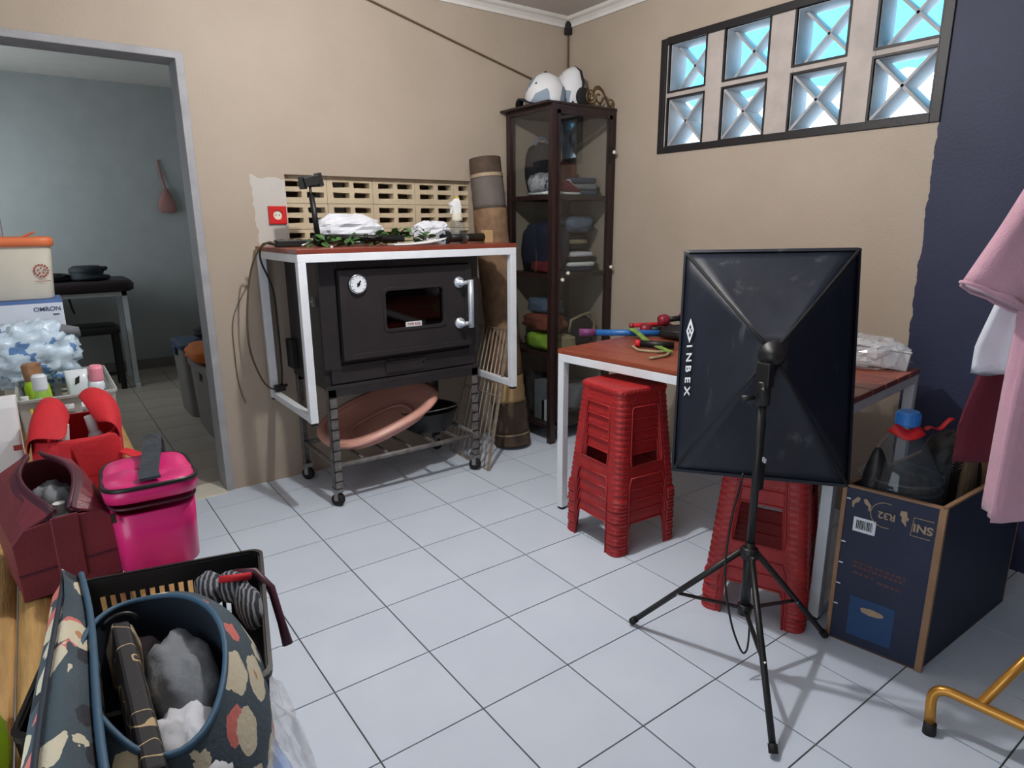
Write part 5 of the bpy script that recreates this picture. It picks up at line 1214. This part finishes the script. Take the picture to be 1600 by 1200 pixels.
# in the bag
t = thing('swirl_pouch', 'black pouch with gold swirls and a beige band inside the flowered bag', 'pouch', (-.487, -2.02, .66))
MB().loft([[Vector((x, y, z)) for x, z in ((-.499, .65), (-.474, .65), (-.472, .76), (-.476, .795), (-.495, .798), (-.501, .76))] for y in (-2.17, -2.05, -1.95, -1.89)]).build('body', 'swirl', t, world=True, smooth=False, bevel=.004)
MB().loft([[Vector((x, y, z)) for x, z in ((-.503, .72), (-.470, .72), (-.468, .765), (-.474, .791), (-.496, .793), (-.505, .765))] for y in (-1.915, -1.893)]).build('band', 'tape', t, world=True, bevel=.003)
MB().tube([Vector((-.485, -1.888, .79)) + Vector((.018 * math.cos(R(a)), 0, .014 * math.sin(R(a)))) for a in range(0, 200, 20)], .003, 6).build('loop', 'black', t, world=True, smooth=True)
tag(lump((-.435, -1.98, .73), (.04, .09, .05), 101, .15, 2.4, 2.4).build('grey_pouch', 'cloth_grey', smooth=True, at=(-.435, -1.98, .68)), 'shiny grey pouch lying inside the flowered bag', 'pouch')
tag(lump((-.45, -2.10, .715), (.04, .08, .055), 102, .16, 2.4, 2.4).build('white_cloth_fold', 'cloth_white', smooth=True, at=(-.447, -2.1, .645)), 'white folded cloth at the bottom of the flowered bag', 'cloth')
tag(lump((-.468, -1.79, .685), (.045, .05, .06), 103, .14, 3, 2.4).build('lavender_cloth', 'cloth_lav', smooth=True, at=(-.468, -1.79, .625)), 'pale lavender cloth tucked in the black basket', 'cloth')
t = thing('striped_towel', 'grey striped towel hanging over the black basket edge', 'towel', (-.315, -1.80, .66))
for k, (x, y, z, sx, sy, sz) in enumerate(((-.362, -1.765, .735, .02, .035, .022), (-.333, -1.785, .738, .022, .035, .02), (-.325, -1.84, .73, .018, .05, .026))):
    lump((x, y, z), (sx, sy, sz), 110 + k, .12, 2, 2.2).build('fold', 'stripe', t, world=True, smooth=True)
MB().tube([(-.325, -1.77, .752), (-.30, -1.785, .752), (-.284, -1.81, .73), (-.28, -1.835, .68), (-.278, -1.85, .65)], [.005, .006, .006, .006, .008], 8).build('corner_tail', 'plum', t, world=True, smooth=True)
MB().tube([(-.35, -1.79, .758), (-.33, -1.805, .761), (-.31, -1.80, .755)], .006, 6).build('red_trim', 'red_felt', t, world=True, smooth=True)
# clear bag with blue packs at the table edge, and a lime item at the left
t = thing('blue_pack_bag', 'clear plastic bag of blue packs beside the flowered bag', 'plastic bag', (-.37, -2.02, BZ))
lump((-.375, -2.02, BZ + .045), (.05, .20, .055), 121, .22, 3, 2.8, 40, 26, flat=.83).build('film', 'film', t, world=True, smooth=False)
for k, (x, y, z, sx, sy, sz) in enumerate(((-.372, -1.95, BZ + .055, .022, .05, .03), (-.37, -2.03, BZ + .045, .018, .045, .022), (-.36, -2.11, BZ + .04, .014, .07, .018))):
    lump((x, y, z), (sx, sy, sz), 130 + k, .08, 2, 4).build('pack', 'blue_wrap', t, world=True, smooth=True)
tag(lump((-.655, -1.83, BZ + .055), (.035, .045, .055), 140, .16, 2.5, 2.4).build('lime_pouch', 'lime', smooth=True, at=(-.655, -1.83, BZ)), 'lime green pouch at the table edge by the flowered bag', 'pouch')

# ================================================================== clutter on the raised table (top z 1.178)
KZ = 1.179
t = thing('phone_tripod', 'black folding phone stand with upright arm on raised table', 'tripod', (.57, .14, KZ))
MB().tube([(.545, .16, KZ + .03), (.53, .165, 1.40)], .0125, 10).build('upright', 'black', t, world=True, smooth=True)
MB().tube([(.53, .165, 1.38), (.527, .165, 1.435)], .006, 8).build('neck', 'black', t, world=True, smooth=True)
MB().bar((.50, .165, 1.452), (.566, .165, 1.468), .04, .03, up=(0, 1, 0)).bar((.497, .165, 1.425), (.493, .165, 1.478), .034, .008, up=(0, 1, 0)).bar((.575, .165, 1.44), (.564, .165, 1.495), .034, .008, up=(0, 1, 0)).build('phone_clamp', 'black', t, world=True, bevel=.002)
MB().tube([(.545, .15, KZ + .04), (.90, .02, KZ + .03)], [.014, .0155], 10).build('arm', 'black', t, world=True, smooth=True)
MB().tube([(.73, .082, KZ + .035), (.745, .077, KZ + .035)], .019, 10).build('arm_collar', 'black', t, world=True, smooth=True)
lump((.55, .15, KZ + .028), (.03, .025, .027), 3, .1, 2, 3).build('joint', 'black', t, world=True)
MB().tube([(.54, .15, KZ + .03), (.43, .05, KZ + .008)], .006, 8).build('foot_rod', 'steel', t, world=True, smooth=True)
tag(lump((.72, .25, KZ + .07), (.16, .09, .07), 151, .2, 2.6, 2.3, flat=.95).build('white_plastic_bag', 'cloth_white', smooth=False, at=(.72, .25, KZ)), 'white plastic bag lying behind the phone stand', 'plastic bag')
tag(lump((1.14, .2, KZ + .055), (.10, .07, .055), 152, .24, 3, 2.3, flat=.95).build('crumpled_white_bag', 'cloth_white', smooth=False, at=(1.14, .2, KZ)), 'crumpled white bag in front of the spray bottle', 'plastic bag')
# artificial leaf garland: every leaf its own piece
t = thing('leaf_garland', 'green artificial leaf garland spread along the raised table', 'garland', (.75, .12, KZ))
MB().tube([(.52 + .06 * k, .12 + .03 * math.sin(k * 1.3), KZ + .012 + .004 * (k % 3)) for k in range(10)], .003, 6).build('vine', 'leaf', t, world=True)
leafm = MB().add([(-.0, 0, 0), (.012, .013, .006), (.03, .014, .008), (.052, 0, .002), (.03, -.014, .008), (.012, -.013, .006), (.028, 0, .003)], [(0, 1, 6), (1, 2, 6), (2, 3, 6), (3, 4, 6), (4, 5, 6), (5, 0, 6)]).mesh('leaf', 'leaf')
random.seed(9)
for k in range(110):
    x = random.uniform(.5, 1.10); y = .13 + random.uniform(-.09, .09); z = KZ + .008 + random.random() * (.05 if x > .85 else .035)
    o = bpy.data.objects.new('leaf', leafm); COL.objects.link(o); o.parent = t
    o.location = Vector((x, y, z)) - Vector((.75, .12, KZ)); o.rotation_euler = (random.uniform(-.6, .6), random.uniform(-.5, .5), random.uniform(0, 6.28))
t = thing('white_plate', 'white curved plastic tray at the front of raised table', 'tray', (.93, -.03, KZ))
MB().loft([[Vector((.80 + .30 * f, -.06 + .02 * f + dy, KZ + .004 + .028 * f ** 3 + dz)) for dy, dz in ((-.02, 0), (.05, 0), (.05, .006), (-.02, .006))] for f in [i / 8 for i in range(9)]]).build('tray', 'white', t, world=True, smooth=False)
t = thing('torch', 'black torch with ribbed round head on the raised table', 'torch', (1.2, .0, KZ))
My = Matrix.Rotation(R(90), 4, 'Y') @ Matrix.Identity(4)
MB().tube([(1.10, -.03, KZ + .028), (1.36, .06, KZ + .028)], [.018, .021], 12).build('barrel', 'black', t, world=True, smooth=True)
MB().tube([(1.068, -.045, KZ + .033), (1.098, -.033, KZ + .033)], [.034, .031], 16).build('head', 'black', t, world=True, smooth=False)
MB().lathe([(.018, 0), (.032, 0), (.033, .004), (.018, .004)], 20, (1.066, -.048, KZ + .033), Vector((-.6, -.8, 0)).to_track_quat('Z', 'Y').to_matrix().to_4x4(), caps=False).build('lens_ring', 'steel', t, world=True)
for k in range(6):
    a = R(60 * k); c_ = Vector((1.064, -.05, KZ + .033)); r_ = Vector((.8, -.6, 0)) * math.cos(a) + Vector((0, 0, 1)) * math.sin(a)
    MB().tube([c_ + r_ * .02, c_ + r_ * .02 + Vector((-.003, -.004, 0))], .005, 6).build('led', 'steel', t, world=True)
MB().tube([(1.195, -.01, KZ + .0265), (1.215, -.003, KZ + .0265)], .0262, 12).build('collar_ring', 'steel', t, world=True)
t = thing('spray_bottle', 'clear spray bottle with white trigger head beside the rolled mat', 'bottle', (1.31, .22, KZ))
MB().lathe([(.0, 0), (.036, 0), (.038, .008), (.038, .085), (.03, .105), (.022, .115)], 24).build('body', 'bottle_pet', t, smooth=True)
MB().lathe([(.035, .001), (.035, .05), (.0, .05)], 20).build('water', 'bottle_pet', t, smooth=True)
MB().lathe([(.026, .11), (.028, .115), (.028, .15), (.0, .15)], 20).build('collar', 'cream', t, smooth=False)
MB().loft([superrect(x, 0, a, b, z, 20, 4) for a, b, z, x in ((.022, .014, .15, 0), (.026, .015, .18, -.002), (.024, .014, .205, -.004), (.012, .01, .22, 0))]).box(-.042, -.02, -.008, .008, .185, .203).build('trigger_head', 'white', t, smooth=False)
MB().bar((-.03, 0, .188), (-.036, 0, .145), .01, .005, up=(0, 1, 0)).build('trigger', 'white', t)
MB().box(-.008, .012, -.006, .006, .217, .228).build('nozzle_cap', 'yellow', t)
tag(MB().box(1.363, 1.412, .04, .08, KZ, KZ + .062).build('small_carton', 'kraft', bevel=.002, at=(1.388, .06, KZ)), 'tiny brown carton at the right end of raised table', 'box')
tag(MB().lathe([(.0, 0), (.006, 0), (.006, .008), (.0, .009)], 10).build('white_button', 'white', at=None), 'small white knob lying at the front of raised table', 'knob'); bpy.data.objects['white_button'].location = (.515, -.07, KZ)
# power strip and cables at the left end
t = thing('power_strip', 'black power strip lying at the left end of raised table', 'power strip', (.44, .25, KZ))
MB().box(.372, .52, .20, .25, KZ, KZ + .03).build('case', 'black', t, world=True, bevel=.004)
for x in (.40, .44, .48): MB().lathe([(.0, .0), (.012, 0), (.012, .002)], 12, (x, .225, KZ + .03)).build('socket', 'oven_dark', t, world=True)
tag(MB().cable([(.372, .22, KZ + .015), (.345, .24, KZ + .02), (.315, .30, KZ - .02), (.285, .36, 1.05), (.262, .39, .86), (.262, .40, .70), (.30, .40, .56), (.345, .41, .50), (.39, .42, .50)], .0045, 6).build('power_cable', 'cord', smooth=True, at=(.3, .4, .5)), 'brown power cable hanging in a loop beside the raised table', 'cable')
tag(MB().cable([(.40, .25, KZ + .004), (.372, .27, KZ + .012), (.338, .30, KZ + .01), (.336, .35, 1.12), (.392, .40, .98), (.402, .41, .80), (.405, .42, .60), (.40, .425, .51)], .0045, 6).build('charger_cable', 'black', smooth=True, at=(.4, .4, .5)), 'dark charger cable hanging down inside the raised table', 'cable')
tag(MB().cable([(.30, YW - .008, 1.0), (.222, YW - .008, .85), (.21, YW - .008, .68), (.215, YW - .008, .52), (.235, YW - .008, .43)], .002, 5).build('thin_wire', 'cord', smooth=True, at=(.22, YW, .43)), 'very thin wire curving down the beige wall', 'wire')
t = thing('plug_adapter', 'black plug adapter resting on the white end rail', 'adapter', (.39, .42, .481))
MB().box(-.028, .022, -.02, .02, 0, .03).build('case', 'black', t, bevel=.005)
MB().tube([(.02, 0, .018), (.034, 0, .028)], .007, 8).build('strain_relief', 'black', t, smooth=True)
# red wall socket
t = thing('wall_socket', 'red square wall socket on the bare plaster patch', 'socket', (.472, YW - .001, 1.32))
MB().plate([(-.042, -.042), (.042, -.042), (.042, .042), (-.042, .042)], [[(.021 * math.cos(R(a)), .021 * math.sin(R(a))) for a in range(0, 360, 20)]], lambda u, v, d: (u, -.012 + d, v), .012).build('plate', 'switch_red', t, bevel=.003)
MB().lathe([(.0, .004), (.021, .004), (.021, 0)], 20, (0, 0, 0), Matrix.Rotation(R(90), 4, 'X')).build('insert', 'cream', t)
for x in (-.008, .008): MB().lathe([(.0, .0), (.003, 0), (.003, .001)], 10, (x, -.004, 0), Matrix.Rotation(R(90), 4, 'X')).build('pin_hole', 'black', t)

# ================================================================== the inner room
t = thing('padded_table', 'white-legged table with a dark padded top in the inner room', 'table', (-.3, 3.4, 0))
for x in (-.85, .03):
    for y in (3.24, 3.72): MB().box(x, x + .035, y, y + .035, 0, .775).build('leg', 'white_steel', t, world=True)
MB().box(-.85, .065, 3.24, 3.275, .74, .775).box(-.85, .065, 3.72, 3.755, .74, .775).box(-.85, -.815, 3.275, 3.72, .74, .775).box(.03, .065, 3.275, 3.72, .74, .775).build('apron', 'white_steel', t, world=True)
MB().loft([superrect(-.38, 3.5, a, b, z, 40, 9) for a, b, z in ((.48, .31, .776), (.505, .33, .79), (.51, .335, .835), (.49, .32, .86), (.2, .1, .865))]).build('pad', 'dark_pad', t, smooth=True, world=True)
MB().box(.03, .065, 3.19, 3.24, .0, .03).build('foot_plate', 'white_steel', t, world=True)
MB().tube([(-.32, 3.26, .74), (-.31, 3.26, .66), (-.30, 3.26, .62)], .008, 6).build('hanging_strap', 'black', t, world=True)
t = thing('black_stool', 'low black metal stool standing under the padded table', 'stool', (-.2, 3.35, 0))
MB().loft([superrect(-.24, 3.33, a, b, z, 30, 6) for a, b, z in ((.215, .15, .45), (.225, .16, .46), (.225, .16, .50), (.2, .14, .515))]).build('seat', 'black', t, smooth=True, world=True)
for x in (-.43, -.05):
    for y in (3.21, 3.45): MB().box(x - .02, x + .02, y - .02, y + .02, 0, .46).build('leg', 'black', t, world=True, bevel=.004)
MB().box(-.43, -.05, 3.2, 3.22, .12, .145).build('stretcher', 'black', t, world=True)
t = thing('dark_hat', 'dark round hat lying on the padded table', 'hat', (-.17, 3.42, .866))
MB().lathe([(.0, 0), (.14, 0), (.16, .012), (.155, .03), (.11, .04), (.12, .06), (.118, .09), (.09, .108), (.0, .11)], 28).build('crown', 'hat', t, smooth=True)
lump((.10, -.02, .085), (.045, .04, .018), 3, .2, 2, 2.4).build('fold', 'hat', t, smooth=True)
tag(lump((-.44, 3.36, .895), (.16, .09, .035), 161, .3, 3, 2.4, flat=.8).build('dark_cloth', 'cloth_black', smooth=True, at=(-.44, 3.36, .867)), 'crumpled dark cloth beside the hat on the padded table', 'cloth')
t = thing('hanging_pouch', 'small dusky pink pouch hanging from a cord on inner wall', 'pouch', (.545, YI - .04, 1.38))
MB().loft([[Vector((.5475 + a * math.cos(2 * math.pi * j / 16), YI - .035 + .022 * math.sin(2 * math.pi * j / 16), z)) for j in range(16)] for a, z in ((.05, 1.39), (.075, 1.41), (.07, 1.47), (.04, 1.55), (.014, 1.60))]).build('body', 'terracotta', t, world=True, smooth=True)
MB().tube([(.545, YI - .03, 1.6), (.525, YI - .02, 1.72), (.515, YI - .01, 1.84)], .007, 6).tube([(.55, YI - .03, 1.6), (.535, YI - .02, 1.72), (.517, YI - .01, 1.84)], .006, 6).build('cord', 'terracotta', t, world=True)
def bin_(name, label, x0, x1, y0, y1, h, body, lid, top=None):
    t = thing(name, label, 'storage bin', ((x0 + x1) / 2, (y0 + y1) / 2, 0)); cx, cy = (x0 + x1) / 2, (y0 + y1) / 2; a, b = (x1 - x0) / 2, (y1 - y0) / 2
    MB().loft([superrect(cx, cy, a * .88, b * .88, .001, 36, 8), superrect(cx, cy, a * .9, b * .9, .02, 36, 8), superrect(cx, cy, a * .98, b * .98, h, 36, 8)]).build('body', body, t, smooth=False, world=True)
    MB().loft([superrect(cx, cy, a * .99, b * .99, h, 36, 8), superrect(cx, cy, a * 1.03, b * 1.03, h + .003, 36, 8), superrect(cx, cy, a * 1.03, b * 1.03, h + .03, 36, 8), superrect(cx, cy, a * .9, b * .9, h + .04, 36, 8)]).build('lid', lid, t, smooth=False, world=True)
    MB().box(cx - a * 1.06, cx - a, cy - .05, cy + .05, h - .05, h + .01).build('handle', lid, t, world=True, bevel=.004)
    return t
bin_('storage_bin', 'grey storage bin with dark blue lid in the inner room', .20, .62, 1.93, 2.36, .47, 'grey_bin', 'blue_bin')
bin_('storage_bin', 'grey storage bin under an orange cloth near the doorway', .215, .62, 1.1, 1.88, .41, 'grey_bin', 'grey_bin')
tag(lump((.40, 1.62, .50), (.21, .25, .055), 171, .12, 2.2, 3.4, flat=.9).build('orange_cloth', 'orange_cloth', smooth=True, at=(.40, 1.62, .45)), 'orange cloth folded over the nearer storage bin', 'cloth')
tag(lump((.46, 2.12, .555), (.13, .10, .045), 172, .28, 3, 2.4, flat=.9).build('dark_parcel', 'cloth_black', smooth=True, at=(.46, 2.12, .512)), 'dark crumpled parcel on the blue bin lid', 'parcel')
